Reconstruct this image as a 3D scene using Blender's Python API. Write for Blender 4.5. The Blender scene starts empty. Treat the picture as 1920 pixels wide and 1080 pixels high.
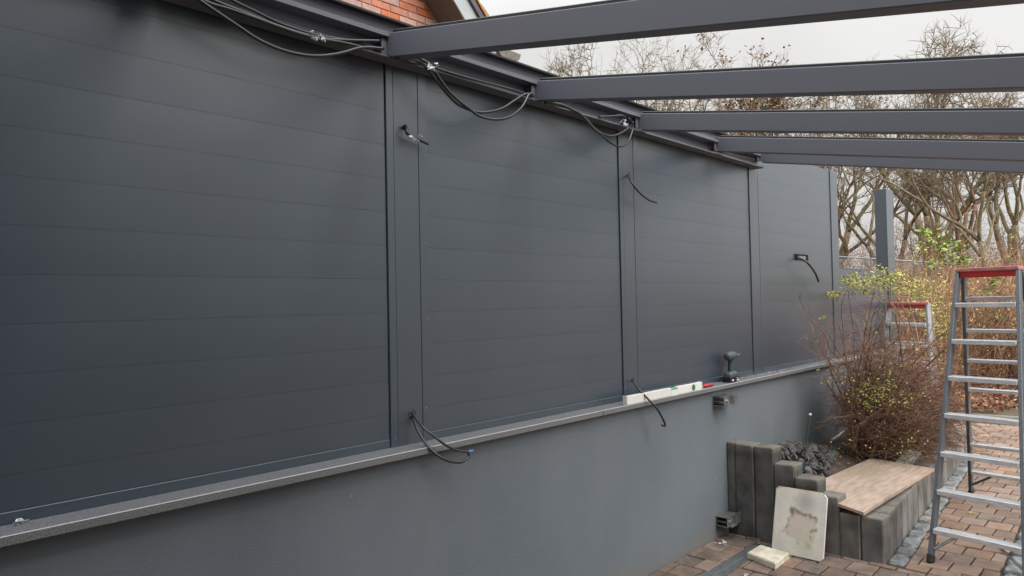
import bpy, math, random
from mathutils import Vector, Matrix, noise as mnoise
random.seed(7)
sc = bpy.context.scene
COL = sc.collection
# ------------------------------------------------------------------ camera, sky, sun, exposure
CAM = Vector((0, -2.31207645, 1.6))
RGT = Vector((0.67825661, -0.73455513, -0.01991802))
UPV = Vector((-0.00163173, -0.02861129, 0.99958928))
FWD = Vector((0.73482332, 0.67794554, 0.02060439))
FPX = 1351.0
cd = bpy.data.cameras.new('camera'); cam = bpy.data.objects.new('camera', cd); COL.objects.link(cam)
cd.sensor_width = 36; cd.lens = FPX / 1920 * 36; cd.clip_start = 0.05; cd.clip_end = 2000
M = Matrix((( RGT.x, UPV.x, -FWD.x, CAM.x), (RGT.y, UPV.y, -FWD.y, CAM.y), (RGT.z, UPV.z, -FWD.z, CAM.z), (0, 0, 0, 1)))
cam.matrix_world = M
sc.camera = cam

SUN_EL, SUN_AZ = math.radians(35), math.radians(-98)   # azimuth from +X axis, towards the yard
sdir = Vector((math.cos(SUN_EL) * math.cos(SUN_AZ), math.cos(SUN_EL) * math.sin(SUN_AZ), math.sin(SUN_EL)))
w = bpy.data.worlds.new('World'); sc.world = w; w.use_nodes = True
nt = w.node_tree; N = nt.nodes; Lk = nt.links
for n in list(N): N.remove(n)
wo = N.new('ShaderNodeOutputWorld'); bg = N.new('ShaderNodeBackground')
sky = N.new('ShaderNodeTexSky'); sky.sky_type = 'NISHITA'; sky.sun_disc = False
sky.sun_elevation = SUN_EL; sky.sun_rotation = math.pi / 2 - SUN_AZ; sky.dust_density = 6; sky.air_density = 1.0
hs = N.new('ShaderNodeHueSaturation'); hs.inputs['Saturation'].default_value = 0.12
tc = N.new('ShaderNodeTexCoord'); sx = N.new('ShaderNodeSeparateXYZ')
cr = N.new('ShaderNodeValToRGB')
cr.color_ramp.elements[0].position = 0.0; cr.color_ramp.elements[0].color = (0.395, 0.39, 0.382, 1)
cr.color_ramp.elements[1].position = 1.0; cr.color_ramp.elements[1].color = (1.62, 1.66, 1.74, 1)
e = cr.color_ramp.elements.new(0.33); e.color = (0.44, 0.437, 0.43, 1)
cn = N.new('ShaderNodeTexNoise'); cn.inputs['Scale'].default_value = 2.2; cn.inputs['Detail'].default_value = 5
cmul = N.new('ShaderNodeMapRange'); cmul.inputs[1].default_value = .3; cmul.inputs[2].default_value = .7; cmul.inputs[3].default_value = .9; cmul.inputs[4].default_value = 1.08
mulc = N.new('ShaderNodeMix'); mulc.data_type = 'RGBA'; mulc.blend_type = 'MULTIPLY'; mulc.inputs[0].default_value = 1
scl = N.new('ShaderNodeMix'); scl.data_type = 'RGBA'; scl.blend_type = 'MULTIPLY'; scl.inputs[0].default_value = 1
scl.inputs[7].default_value = (10, 10, 10, 1)          # cloud deck, brought to the physical scale of the sky texture
mx = N.new('ShaderNodeMix'); mx.data_type = 'RGBA'; mx.inputs[0].default_value = 0.9
Lk.new(tc.outputs['Generated'], sx.inputs[0]); Lk.new(sx.outputs['Z'], cr.inputs[0])
Lk.new(tc.outputs['Generated'], cn.inputs['Vector']); Lk.new(cn.outputs['Fac'], cmul.inputs[0])
Lk.new(cr.outputs[0], mulc.inputs[6]); Lk.new(cmul.outputs[0], mulc.inputs[7])
Lk.new(mulc.outputs[2], scl.inputs[6])
Lk.new(sky.outputs[0], hs.inputs['Color']); Lk.new(hs.outputs[0], mx.inputs[6]); Lk.new(scl.outputs[2], mx.inputs[7])
Lk.new(mx.outputs[2], bg.inputs[0]); bg.inputs[1].default_value = 0.1
Lk.new(bg.outputs[0], wo.inputs[0])
sl = bpy.data.lights.new('sun', 'SUN'); sl.energy = 2.0; sl.angle = math.radians(45); sl.color = (1, .95, .88)
so = bpy.data.objects.new('sun', sl); COL.objects.link(so); so.rotation_euler = (-sdir).to_track_quat('-Z', 'Y').to_euler()
sc.view_settings.view_transform = 'Standard'; sc.view_settings.look = 'None'
sc.view_settings.exposure = 0.98; sc.view_settings.gamma = 1.0
try: sc.view_settings.use_curve_mapping = False
except Exception: pass
sc.render.engine = 'CYCLES'
sc.cycles.max_bounces = 6

# ------------------------------------------------------------------ helpers
def ray(px, py):
    a = (px - 960) / FPX; b = -(py - 540) / FPX
    return RGT * a + UPV * b + FWD
def atd(px, py, dep): return CAM + ray(px, py) * dep
def aty(px, py, y):
    d = ray(px, py); return CAM + d * ((y - CAM.y) / d.y)
def atz(px, py, z):
    d = ray(px, py); return CAM + d * ((z - CAM.z) / d.z)
def atx(px, py, x):
    d = ray(px, py); return CAM + d * ((x - CAM.x) / d.x)

def mat(name, c1, c2=None, rough=.6, scale=8, detail=6, bump=0.0, bscale=60, objvar=0.0, metal=0.0, spec=.5,
        lo=.35, hi=.65, rvar=0.0, stretch=(1, 1, 1), extra=None, coat=0):
    m = bpy.data.materials.new(name); m.use_nodes = True
    t = m.node_tree; n = t.nodes; l = t.links
    b = n['Principled BSDF']
    b.inputs['Roughness'].default_value = rough; b.inputs['Metallic'].default_value = metal
    b.inputs['Specular IOR Level'].default_value = spec
    if coat: b.inputs['Coat Weight'].default_value = coat; b.inputs['IOR'].default_value = 1.6; b.inputs['Coat IOR'].default_value = 1.65; b.inputs['Coat Roughness'].default_value = .33
    co = n.new('ShaderNodeTexCoord'); oi = n.new('ShaderNodeObjectInfo')
    mm = n.new('ShaderNodeVectorMath'); mm.operation = 'MULTIPLY'; mm.inputs[1].default_value = stretch
    ad = n.new('ShaderNodeVectorMath'); ad.operation = 'ADD'
    rs = n.new('ShaderNodeMath'); rs.operation = 'MULTIPLY'; rs.inputs[1].default_value = 37.0 if objvar else 0.0
    l.new(oi.outputs['Random'], rs.inputs[0]); l.new(co.outputs['Object'], mm.inputs[0])
    l.new(mm.outputs[0], ad.inputs[0]); l.new(rs.outputs[0], ad.inputs[1])
    col = None
    if c2 is None: c2 = tuple(x * .82 for x in c1)
    nz = n.new('ShaderNodeTexNoise'); nz.inputs['Scale'].default_value = scale; nz.inputs['Detail'].default_value = detail
    l.new(ad.outputs[0], nz.inputs['Vector'])
    mr = n.new('ShaderNodeMapRange'); mr.inputs[1].default_value = lo; mr.inputs[2].default_value = hi
    l.new(nz.outputs['Fac'], mr.inputs[0])
    mix = n.new('ShaderNodeMix'); mix.data_type = 'RGBA'
    mix.inputs[6].default_value = (*c1, 1); mix.inputs[7].default_value = (*c2, 1)
    l.new(mr.outputs[0], mix.inputs[0]); col = mix.outputs[2]
    if objvar:
        h = n.new('ShaderNodeHueSaturation')
        v = n.new('ShaderNodeMapRange'); v.inputs[3].default_value = 1 - objvar; v.inputs[4].default_value = 1 + objvar
        l.new(oi.outputs['Random'], v.inputs[0]); l.new(v.outputs[0], h.inputs['Value']); l.new(col, h.inputs['Color'])
        sm = n.new('ShaderNodeMath'); sm.operation = 'MULTIPLY'; sm.inputs[1].default_value = 7.31
        fr = n.new('ShaderNodeMath'); fr.operation = 'FRACT'; l.new(oi.outputs['Random'], sm.inputs[0]); l.new(sm.outputs[0], fr.inputs[0])
        v2 = n.new('ShaderNodeMapRange'); v2.inputs[3].default_value = .75; v2.inputs[4].default_value = 1.15
        l.new(fr.outputs[0], v2.inputs[0]); l.new(v2.outputs[0], h.inputs['Saturation'])
        col = h.outputs[0]
    if extra: col = extra(t, co, col)
    l.new(col, b.inputs['Base Color'])
    if rvar:
        r2 = n.new('ShaderNodeMapRange'); r2.inputs[3].default_value = rough - rvar; r2.inputs[4].default_value = rough + rvar
        l.new(nz.outputs['Fac'], r2.inputs[0]); l.new(r2.outputs[0], b.inputs['Roughness'])
    if bump:
        bn = n.new('ShaderNodeTexNoise'); bn.inputs['Scale'].default_value = bscale; bn.inputs['Detail'].default_value = 4
        l.new(ad.outputs[0], bn.inputs['Vector'])
        bp = n.new('ShaderNodeBump'); bp.inputs['Strength'].default_value = bump; bp.inputs['Distance'].default_value = .01
        l.new(bn.outputs['Fac'], bp.inputs['Height']); l.new(bp.outputs[0], b.inputs['Normal'])
    return m

def patch(t, co, col, center, radius, color, nscale=8, amount=1.0, soft=.25, dist=.5, axis=(1, 1, 1)):
    """a stain of its own shape: noise-broken blob around a point in object space"""
    n = t.nodes; l = t.links
    s = n.new('ShaderNodeVectorMath'); s.operation = 'SUBTRACT'; s.inputs[1].default_value = center
    l.new(co.outputs['Object'], s.inputs[0])
    a = n.new('ShaderNodeVectorMath'); a.operation = 'MULTIPLY'; a.inputs[1].default_value = axis; l.new(s.outputs[0], a.inputs[0])
    ln = n.new('ShaderNodeVectorMath'); ln.operation = 'LENGTH'; l.new(a.outputs[0], ln.inputs[0])
    nz = n.new('ShaderNodeTexNoise'); nz.inputs['Scale'].default_value = nscale; nz.inputs['Detail'].default_value = 8
    l.new(co.outputs['Object'], nz.inputs['Vector'])
    k = n.new('ShaderNodeMath'); k.operation = 'MULTIPLY_ADD'; k.inputs[1].default_value = dist * radius * 2; l.new(nz.outputs['Fac'], k.inputs[0]); l.new(ln.outputs[1], k.inputs[2])
    mr = n.new('ShaderNodeMapRange'); mr.inputs[1].default_value = radius * (1 + dist + soft); mr.inputs[2].default_value = radius * (1 + dist - soft)
    mr.inputs[3].default_value = 0; mr.inputs[4].default_value = amount
    l.new(k.outputs[0], mr.inputs[0])
    mx = n.new('ShaderNodeMix'); mx.data_type = 'RGBA'; mx.inputs[7].default_value = (*color, 1)
    l.new(mr.outputs[0], mx.inputs[0]); l.new(col, mx.inputs[6])
    return mx.outputs[2]

class MB:
    def __init__(s): s.v = []; s.f = []
    def add(s, vs, fs):
        o = len(s.v); s.v += [tuple(v) for v in vs]; s.f += [tuple(i + o for i in f) for f in fs]
    def box(s, a, b, ch=0.0):
        x0, y0, z0 = a; x1, y1, z1 = b
        if not ch:
            s.add([(x0, y0, z0), (x1, y0, z0), (x1, y1, z0), (x0, y1, z0), (x0, y0, z1), (x1, y0, z1), (x1, y1, z1), (x0, y1, z1)],
                  [(0, 3, 2, 1), (4, 5, 6, 7), (0, 1, 5, 4), (1, 2, 6, 5), (2, 3, 7, 6), (3, 0, 4, 7)]); return
        s.obox(Vector(((x0 + x1) / 2, (y0 + y1) / 2, (z0 + z1) / 2)), Vector((1, 0, 0)), Vector((0, 1, 0)), Vector((0, 0, 1)),
               (x1 - x0) / 2, (y1 - y0) / 2, (z1 - z0) / 2, ch)
    def obox(s, c, ax, ay, az, hx, hy, hz, ch=0.0):
        if not ch:
            vs = [c + ax * hx * i + ay * hy * j + az * hz * k for k in (-1, 1) for j in (-1, 1) for i in (-1, 1)]
            s.add(vs, [(0, 2, 3, 1), (4, 5, 7, 6), (0, 1, 5, 4), (1, 3, 7, 5), (3, 2, 6, 7), (2, 0, 4, 6)]); return
        vs = []; idx = {}
        for k in (-1, 1):
            for j in (-1, 1):
                for i in (-1, 1):
                    for q in range(3):
                        h = [hx, hy, hz]; 
                        for r in range(3):
                            if r != q: h[r] -= ch
                        idx[(i, j, k, q)] = len(vs); vs.append(c + ax * h[0] * i + ay * h[1] * j + az * h[2] * k)
        fs = []
        for q in range(3):
            for sgn in (-1, 1):
                o = [r for r in range(3) if r != q]; loop = []
                for (p, r) in ((-1, -1), (1, -1), (1, 1), (-1, 1)):
                    t = [0, 0, 0]; t[q] = sgn; t[o[0]] = p; t[o[1]] = r; loop.append(idx[(t[0], t[1], t[2], q)])
                fs.append(loop)
            a, b = [r for r in range(3) if r != q]
            for p in (-1, 1):
                for r in (-1, 1):
                    t = [0, 0, 0]; t[a] = p; t[b] = r; u = list(t); t[q] = -1; u[q] = 1
                    fs.append([idx[(*t, a)], idx[(*u, a)], idx[(*u, b)], idx[(*t, b)]])
        for k in (-1, 1):
            for j in (-1, 1):
                for i in (-1, 1): fs.append([idx[(i, j, k, 0)], idx[(i, j, k, 1)], idx[(i, j, k, 2)]])
        s.add(vs, fs)
    def bar(s, p0, p1, w, h, side=Vector((0, 0, 1)), ch=0.0):
        p0 = Vector(p0); p1 = Vector(p1); d = p1 - p0; L = d.length; d.normalize()
        a = side - d * side.dot(d); a.normalize(); b = d.cross(a)
        s.obox((p0 + p1) / 2, d, a, b, L / 2, h / 2, w / 2, ch)
    def tube(s, pts, rad, sides=6, cap=True):
        pts = [Vector(p) for p in pts]; n = len(pts)
        if not hasattr(rad, '__len__'): rad = [rad] * n
        t = (pts[1] - pts[0]).normalized(); u = t.orthogonal().normalized()
        o = len(s.v)
        cs = [(math.cos(2 * math.pi * k / sides), math.sin(2 * math.pi * k / sides)) for k in range(sides)]
        for i in range(n):
            t = (pts[min(i + 1, n - 1)] - pts[max(i - 1, 0)])
            if t.length < 1e-9: t = Vector((0, 0, 1))
            t.normalize(); u = u - t * u.dot(t)
            if u.length < 1e-6: u = t.orthogonal()
            u.normalize(); v = t.cross(u); r = rad[i]; p = pts[i]
            for c, q in cs: s.v.append((p.x + (u.x * c + v.x * q) * r, p.y + (u.y * c + v.y * q) * r, p.z + (u.z * c + v.z * q) * r))
        for i in range(n - 1):
            a = o + i * sides
            for k in range(sides):
                k2 = (k + 1) % sides; s.f.append((a + k, a + k2, a + sides + k2, a + sides + k))
        if cap and sides > 2:
            s.f.append(tuple(o + k for k in range(sides))[::-1]); s.f.append(tuple(o + (n - 1) * sides + k for k in range(sides)))
    def prism(s, poly, z0, z1, ch=0.0):
        """vertical prism of a convex polygon with a chamfered top"""
        n = len(poly); c = Vector((sum(p[0] for p in poly) / n, sum(p[1] for p in poly) / n, 0))
        vs = [(p[0], p[1], z0) for p in poly] + [(p[0], p[1], z1 - ch) for p in poly]
        fs = [(i, (i + 1) % n, n + (i + 1) % n, n + i) for i in range(n)]
        if ch:
            for p in poly:
                v = Vector((p[0], p[1], 0)) - c; L = max(v.length, 1e-6); q = c + v * max(0, (L - ch * 1.4) / L)
                vs.append((q.x, q.y, z1))
            fs += [(n + i, n + (i + 1) % n, 2 * n + (i + 1) % n, 2 * n + i) for i in range(n)]
            fs.append(tuple(2 * n + i for i in range(n)))
        else: fs.append(tuple(n + i for i in range(n)))
        s.add(vs, fs)
    def extrude(s, prof, axis, a, b):
        """closed profile (u,v) swept along an axis: 'x' profile in (y,z), 'y' profile in (x,z)"""
        n = len(prof)
        P = (lambda u, v, t: (t, u, v)) if axis == 'x' else (lambda u, v, t: (u, t, v))
        s.add([P(u, v, a) for u, v in prof] + [P(u, v, b) for u, v in prof],
              [(i, (i + 1) % n, n + (i + 1) % n, n + i) for i in range(n)] + [tuple(range(n))[::-1], tuple(range(n, 2 * n))])
    def ell(s, c, rx, ry, rz, nu=12, nv=8, rot=None, sq=1.0):
        vs = []; fs = []
        f = lambda x: math.copysign(abs(x) ** sq, x)
        for j in range(nv + 1):
            ph = math.pi * j / nv
            for i in range(nu):
                th = 2 * math.pi * i / nu
                v = Vector((rx * f(math.sin(ph)) * f(math.cos(th)), ry * f(math.sin(ph)) * f(math.sin(th)), rz * f(math.cos(ph))))
                if rot: v = rot @ v
                vs.append(Vector(c) + v)
        for j in range(nv):
            for i in range(nu):
                i2 = (i + 1) % nu; fs.append((j * nu + i, (j + 1) * nu + i, (j + 1) * nu + i2, j * nu + i2))
        s.add(vs, fs)
    def leaf(s, p, size, nrm=None, bend=.25):
        d = Vector((random.gauss(0, 1), random.gauss(0, 1), random.gauss(0, .6))).normalized()
        n = nrm if nrm else Vector((random.gauss(0, 1), random.gauss(0, 1), random.gauss(0, 1)))
        q = d.cross(n); 
        if q.length < 1e-4: q = d.orthogonal()
        q.normalize(); n = q.cross(d); p = Vector(p); w = size * random.uniform(.22, .32)
        s.add([p, p + d * size * .5 + q * w + n * bend * size * .3, p + d * size, p + d * size * .5 - q * w + n * bend * size * .3], [(0, 1, 2), (0, 2, 3)])
    def mesh(s, name, m, smooth=False, mats=None):
        me = bpy.data.meshes.new(name); me.from_pydata(s.v, [], s.f); me.validate(verbose=False)
        import bmesh
        if len(s.f) < 60000:
            bm = bmesh.new(); bm.from_mesh(me); bmesh.ops.recalc_face_normals(bm, faces=bm.faces); bm.to_mesh(me); bm.free()
        if m: me.materials.append(m)
        if smooth: me.polygons.foreach_set('use_smooth', [True] * len(me.polygons))
        me.update(); return me

def put(name, me, parent=None, loc=(0, 0, 0), rot=(0, 0, 0), scale=None):
    o = bpy.data.objects.new(name, me); COL.objects.link(o); o.location = loc; o.rotation_euler = rot
    if scale is not None: o.scale = scale if hasattr(scale, '__len__') else (scale,) * 3
    if parent: o.parent = parent
    return o
def tag(o, label=None, cat=None, group=None, kind=None):
    if label: o['label'] = label
    if cat: o['category'] = cat
    if group: o['group'] = group
    if kind: o['kind'] = kind
    return o
def thing(name, label, cat, loc=(0, 0, 0), group=None):
    return tag(put(name, None, None, loc), label, cat, group)
def part(name, mb, m, parent, smooth=False, label=None):
    """mb is in world coordinates; the part is stored relative to its thing"""
    L = parent.location.copy()
    if parent.parent: L = L + parent.parent.location
    mb.v = [(x - L.x, y - L.y, z - L.z) for x, y, z in mb.v]
    o = put(name, mb.mesh(name, m, smooth), parent)
    if label: o['label'] = label
    return o
def solo(name, mb, m, label, cat, loc=None, group=None, smooth=False, kind=None):
    L = Vector(loc) if loc is not None else Vector((0, 0, 0))
    mb.v = [(x - L.x, y - L.y, z - L.z) for x, y, z in mb.v]
    return tag(put(name, mb.mesh(name, m, smooth), None, L), label, cat, group, kind)
def clip(poly, planes):
    """convex polygon clipped by half planes a*x+b*y<=c"""
    for a, b, c in planes:
        out = []
        for i in range(len(poly)):
            p, q = poly[i], poly[(i + 1) % len(poly)]
            dp = a * p[0] + b * p[1] - c; dq = a * q[0] + b * q[1] - c
            if dp <= 0: out.append(p)
            if dp * dq < 0:
                t = dp / (dp - dq); out.append((p[0] + (q[0] - p[0]) * t, p[1] + (q[1] - p[1]) * t))
        poly = out
        if len(poly) < 3: return None
    A = sum(poly[i][0] * poly[(i + 1) % len(poly)][1] - poly[(i + 1) % len(poly)][0] * poly[i][1] for i in range(len(poly))) / 2
    return poly if abs(A) > 6e-4 else None
def smooth_path(pts, n=6):
    P = [Vector(p) for p in pts]; out = []
    for i in range(len(P) - 1):
        a = P[max(i - 1, 0)]; b = P[i]; c = P[i + 1]; d = P[min(i + 2, len(P) - 1)]
        for k in range(n):
            t = k / n
            out.append(0.5 * ((2 * b) + (c - a) * t + (2 * a - 5 * b + 4 * c - d) * t * t + (3 * b - a - 3 * c + d) * t * t * t))
    out.append(P[-1]); return out
R = random.Random(11)

# ------------------------------------------------------------------ materials
m_panel = mat('anthracite_powder_coat', (.024, .042, .063), (.028, .047, .069), rough=.42, scale=2.5, bump=.05, bscale=350, rvar=.07, spec=.5, coat=1.0)
m_trim = mat('anthracite_trim', (.026, .044, .064), (.030, .049, .070), rough=.4, scale=2, bump=.03, bscale=300, spec=.5, coat=1.0)
m_beam = mat('anthracite_beam', (.128, .134, .162), (.136, .141, .169), rough=.42, scale=1.5, bump=.04, bscale=200)
m_seal = mat('black_seal', (.012, .012, .013), rough=.5)
m_black = mat('black_hole', (.004, .004, .004), rough=.9)
def wall_extra(t, co, col):
    col = patch(t, co, col, (7.8, 0, .45), 1.0, (.075, .10, .065), 3, .7, .6)
    col = patch(t, co, col, (4.9, 0, .35), .5, (.10, .105, .105), 5, .5, .6)
    col = patch(t, co, col, (3.2, 0, .2), .9, (.20, .205, .21), 2, .3, .8)
    n = t.nodes; l = t.links
    sp = n.new('ShaderNodeSeparateXYZ'); l.new(co.outputs['Object'], sp.inputs[0])      # splashed dirt along the foot of the wall
    dn = n.new('ShaderNodeTexNoise'); dn.inputs['Scale'].default_value = 7; dn.inputs['Detail'].default_value = 8; l.new(co.outputs['Object'], dn.inputs['Vector'])
    dk = n.new('ShaderNodeMath'); dk.operation = 'MULTIPLY_ADD'; dk.inputs[1].default_value = -.35; l.new(dn.outputs['Fac'], dk.inputs[0]); l.new(sp.outputs['Z'], dk.inputs[2])
    dr_ = n.new('ShaderNodeMapRange'); dr_.inputs[1].default_value = -.03; dr_.inputs[2].default_value = -.19; dr_.inputs[4].default_value = .55; l.new(dk.outputs[0], dr_.inputs[0])
    dm = n.new('ShaderNodeMix'); dm.data_type = 'RGBA'; dm.inputs[7].default_value = (.17, .15, .125, 1); l.new(dr_.outputs[0], dm.inputs[0]); l.new(col, dm.inputs[6]); col = dm.outputs[2]
    st = n.new('ShaderNodeVectorMath'); st.operation = 'MULTIPLY'; st.inputs[1].default_value = (9, 1, .7); l.new(co.outputs['Object'], st.inputs[0])
    sn = n.new('ShaderNodeTexNoise'); sn.inputs['Scale'].default_value = 1; sn.inputs['Detail'].default_value = 5; l.new(st.outputs[0], sn.inputs['Vector'])
    sr = n.new('ShaderNodeMapRange'); sr.inputs[1].default_value = .55; sr.inputs[2].default_value = .75; sr.inputs[4].default_value = .09; l.new(sn.outputs['Fac'], sr.inputs[0])
    sm_ = n.new('ShaderNodeMix'); sm_.data_type = 'RGBA'; sm_.inputs[7].default_value = (.20, .205, .205, 1); l.new(sr.outputs[0], sm_.inputs[0]); l.new(col, sm_.inputs[6]); col = sm_.outputs[2]
    # small pale knocks and drips
    v = n.new('ShaderNodeTexNoise'); v.inputs['Scale'].default_value = 26; v.inputs['Detail'].default_value = 3
    mp = n.new('ShaderNodeVectorMath'); mp.operation = 'MULTIPLY'; mp.inputs[1].default_value = (1, 1, .45); l.new(co.outputs['Object'], mp.inputs[0]); l.new(mp.outputs[0], v.inputs['Vector'])
    r = n.new('ShaderNodeMapRange'); r.inputs[1].default_value = .74; r.inputs[2].default_value = .8; r.inputs[4].default_value = .6; l.new(v.outputs['Fac'], r.inputs[0])
    x = n.new('ShaderNodeMix'); x.data_type = 'RGBA'; x.inputs[7].default_value = (.42, .42, .41, 1); l.new(r.outputs[0], x.inputs[0]); l.new(col, x.inputs[6])
    return x.outputs[2]
m_render = mat('grey_render', (.122, .145, .166), (.146, .169, .190), rough=.85, scale=1.8, bump=.3, bscale=200, extra=wall_extra, stretch=(1, 1, .6))
m_granite = mat('grey_granite', (.10, .102, .108), (.22, .222, .23), rough=.5, scale=260, detail=3, lo=.4, hi=.62, bump=.2, bscale=300)
m_gedge = mat('painted_edge_highlight', (.62, .62, .63), (.5, .5, .5), rough=.35, scale=200)  # pale colour for the highlight painted along the coping edge
m_brick = mat('clay_paver', (.27, .18, .128), (.195, .132, .10), rough=.85, scale=9, bump=.5, bscale=180, objvar=.24)
m_brick_old = mat('worn_clay_paver', (.215, .142, .108), (.125, .092, .07), rough=.88, scale=10, bump=.6, bscale=140, objvar=.25)
m_joint = mat('joint_sand', (.07, .06, .05), (.035, .04, .022), rough=.95, scale=14, bump=.6, bscale=120)
m_cobble = mat('grey_cobble', (.26, .27, .27), (.14, .15, .15), rough=.8, scale=14, bump=.7, bscale=60, objvar=.28)
def pal_extra(t, co, col):
    n = t.nodes; l = t.links                         # mossy brown tops and drip streaks
    s = n.new('ShaderNodeSeparateXYZ'); l.new(co.outputs['Object'], s.inputs[0])
    nz = n.new('ShaderNodeTexNoise'); nz.inputs['Scale'].default_value = 9; l.new(co.outputs['Object'], nz.inputs['Vector'])
    k = n.new('ShaderNodeMath'); k.operation = 'MULTIPLY_ADD'; k.inputs[1].default_value = .16; l.new(nz.outputs['Fac'], k.inputs[0]); l.new(s.outputs['Z'], k.inputs[2])
    r = n.new('ShaderNodeMapRange'); r.inputs[1].default_value = .035; r.inputs[2].default_value = .095; r.inputs[4].default_value = .75; l.new(k.outputs[0], r.inputs[0])
    x = n.new('ShaderNodeMix'); x.data_type = 'RGBA'; x.inputs[7].default_value = (.20, .182, .15, 1); l.new(r.outputs[0], x.inputs[0]); l.new(col, x.inputs[6])
    return x.outputs[2]
m_pal = mat('weathered_concrete', (.205, .192, .178), (.085, .08, .075), rough=.9, scale=7, bump=.5, bscale=110, objvar=.2, extra=pal_extra, stretch=(1, 1, .8))
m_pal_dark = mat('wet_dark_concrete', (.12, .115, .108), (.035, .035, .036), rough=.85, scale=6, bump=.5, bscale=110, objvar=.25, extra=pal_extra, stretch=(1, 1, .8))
m_soil = mat('brown_soil', (.085, .06, .042), (.04, .032, .022), rough=.95, scale=12, bump=1, bscale=40)
m_ground = mat('garden_ground', (.11, .08, .05), (.075, .062, .035), rough=.95, scale=2, bump=.8, bscale=20)
m_stone = mat('quarry_stone', (.15, .14, .135), (.065, .062, .06), rough=.85, scale=9, bump=.6, bscale=60, objvar=.35)
def ply_extra(t, co, col):
    col = patch(t, co, col, (.15, .3, 0), .16, (.33, .27, .2), 9, .6, .5)
    col = patch(t, co, col, (1.0, .35, 0), .2, (.27, .22, .13), 11, .6, .5)
    return col
m_ply = mat('weathered_plywood', (.47, .36, .285), (.34, .25, .19), rough=.8, scale=7, bump=.25, bscale=60, stretch=(1, 6, 1), extra=ply_extra)
m_plyedge = mat('plywood_edge', (.30, .2, .13), rough=.8, scale=30)
def slab_extra(t, co, col):
    n = t.nodes; l = t.links
    # ragged square of dried mortar left on the slab face (object space: y across, z up)
    mp = n.new('ShaderNodeMapping'); mp.inputs['Location'].default_value = (0, -.035, -.175); mp.inputs['Rotation'].default_value = (math.radians(-14), 0, 0)
    mp.vector_type = 'POINT'; l.new(co.outputs['Object'], mp.inputs[0])
    nz = n.new('ShaderNodeTexNoise'); nz.inputs['Scale'].default_value = 22; nz.inputs['Detail'].default_value = 8; l.new(co.outputs['Object'], nz.inputs['Vector'])
    sv = n.new('ShaderNodeVectorMath'); sv.operation = 'MULTIPLY_ADD'; sv.inputs[1].default_value = (.0, .08, .08); l.new(nz.outputs['Color'], sv.inputs[0]); l.new(mp.outputs[0], sv.inputs[2])
    sb = n.new('ShaderNodeVectorMath'); sb.operation = 'SUBTRACT'; sb.inputs[1].default_value = (0, .04, .04); l.new(sv.outputs[0], sb.inputs[0])
    ab = n.new('ShaderNodeVectorMath'); ab.operation = 'ABSOLUTE'; l.new(sb.outputs[0], ab.inputs[0])
    sp = n.new('ShaderNodeSeparateXYZ'); l.new(ab.outputs[0], sp.inputs[0])
    mxx = n.new('ShaderNodeMath'); mxx.operation = 'MAXIMUM'; l.new(sp.outputs['Y'], mxx.inputs[0]); l.new(sp.outputs['Z'], mxx.inputs[1])
    inn = n.new('ShaderNodeMapRange'); inn.inputs[1].default_value = .088; inn.inputs[2].default_value = .080; inn.inputs[4].default_value = .42; l.new(mxx.outputs[0], inn.inputs[0])
    a = n.new('ShaderNodeMix'); a.data_type = 'RGBA'; a.inputs[7].default_value = (.46, .37, .26, 1); l.new(inn.outputs[0], a.inputs[0]); l.new(col, a.inputs[6])
    rim = n.new('ShaderNodeMath'); rim.operation = 'SUBTRACT'; rim.inputs[1].default_value = .079; l.new(mxx.outputs[0], rim.inputs[0])
    ra = n.new('ShaderNodeMath'); ra.operation = 'ABSOLUTE'; l.new(rim.outputs[0], ra.inputs[0])
    rr = n.new('ShaderNodeMapRange'); rr.inputs[1].default_value = .022; rr.inputs[2].default_value = .002; rr.inputs[4].default_value = .85; l.new(ra.outputs[0], rr.inputs[0])
    g = n.new('ShaderNodeMath'); g.operation = 'MULTIPLY'; l.new(rr.outputs[0], g.inputs[0])
    n2 = n.new('ShaderNodeTexNoise'); n2.inputs['Scale'].default_value = 13; n2.inputs['Detail'].default_value = 6; l.new(co.outputs['Object'], n2.inputs['Vector'])
    n3 = n.new('ShaderNodeMapRange'); n3.inputs[1].default_value = .42; n3.inputs[2].default_value = .56; l.new(n2.outputs['Fac'], n3.inputs[0]); l.new(n3.outputs[0], g.inputs[1])
    b = n.new('ShaderNodeMix'); b.data_type = 'RGBA'; b.inputs[7].default_value = (.20, .14, .085, 1); l.new(g.outputs[0], b.inputs[0]); l.new(a.outputs[2], b.inputs[6])
    c = patch(t, co, b.outputs[2], (0, -.06, .075), .02, (.36, .42, .16), 30, .6, .8)
    c = patch(t, co, c, (0, -.03, .06), .045, (.50, .52, .34), 18, .5, .8)
    return patch(t, co, c, (0, -.03, .33), .05, (.33, .33, .33), 25, .6, .7)
m_slab = mat('cream_stone', (.74, .70, .62), (.62, .59, .52), rough=.8, scale=7, bump=.2, bscale=60, extra=slab_extra)
m_cream = mat('cream_stone_dirty', (.66, .61, .50), (.45, .40, .30), rough=.85, scale=12, bump=.5, bscale=60)
m_galv = mat('galvanised_steel', (.42, .43, .44), (.27, .28, .29), rough=.4, metal=.85, scale=18)
m_galvd = mat('weathered_zinc', (.30, .31, .28), (.17, .18, .15), rough=.5, metal=.6, scale=18)
m_grate = mat('grate_steel', (.42, .45, .46), (.3, .33, .34), rough=.42, metal=.7, scale=20)
m_alu = mat('brushed_aluminium', (.74, .74, .74), (.56, .56, .57), rough=.45, metal=.3, scale=14, bump=.15, bscale=200, stretch=(6, .5, 6))
m_rail = mat('grey_ladder_rail', (.085, .10, .115), (.12, .135, .15), rough=.38, metal=.2, scale=6)
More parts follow.
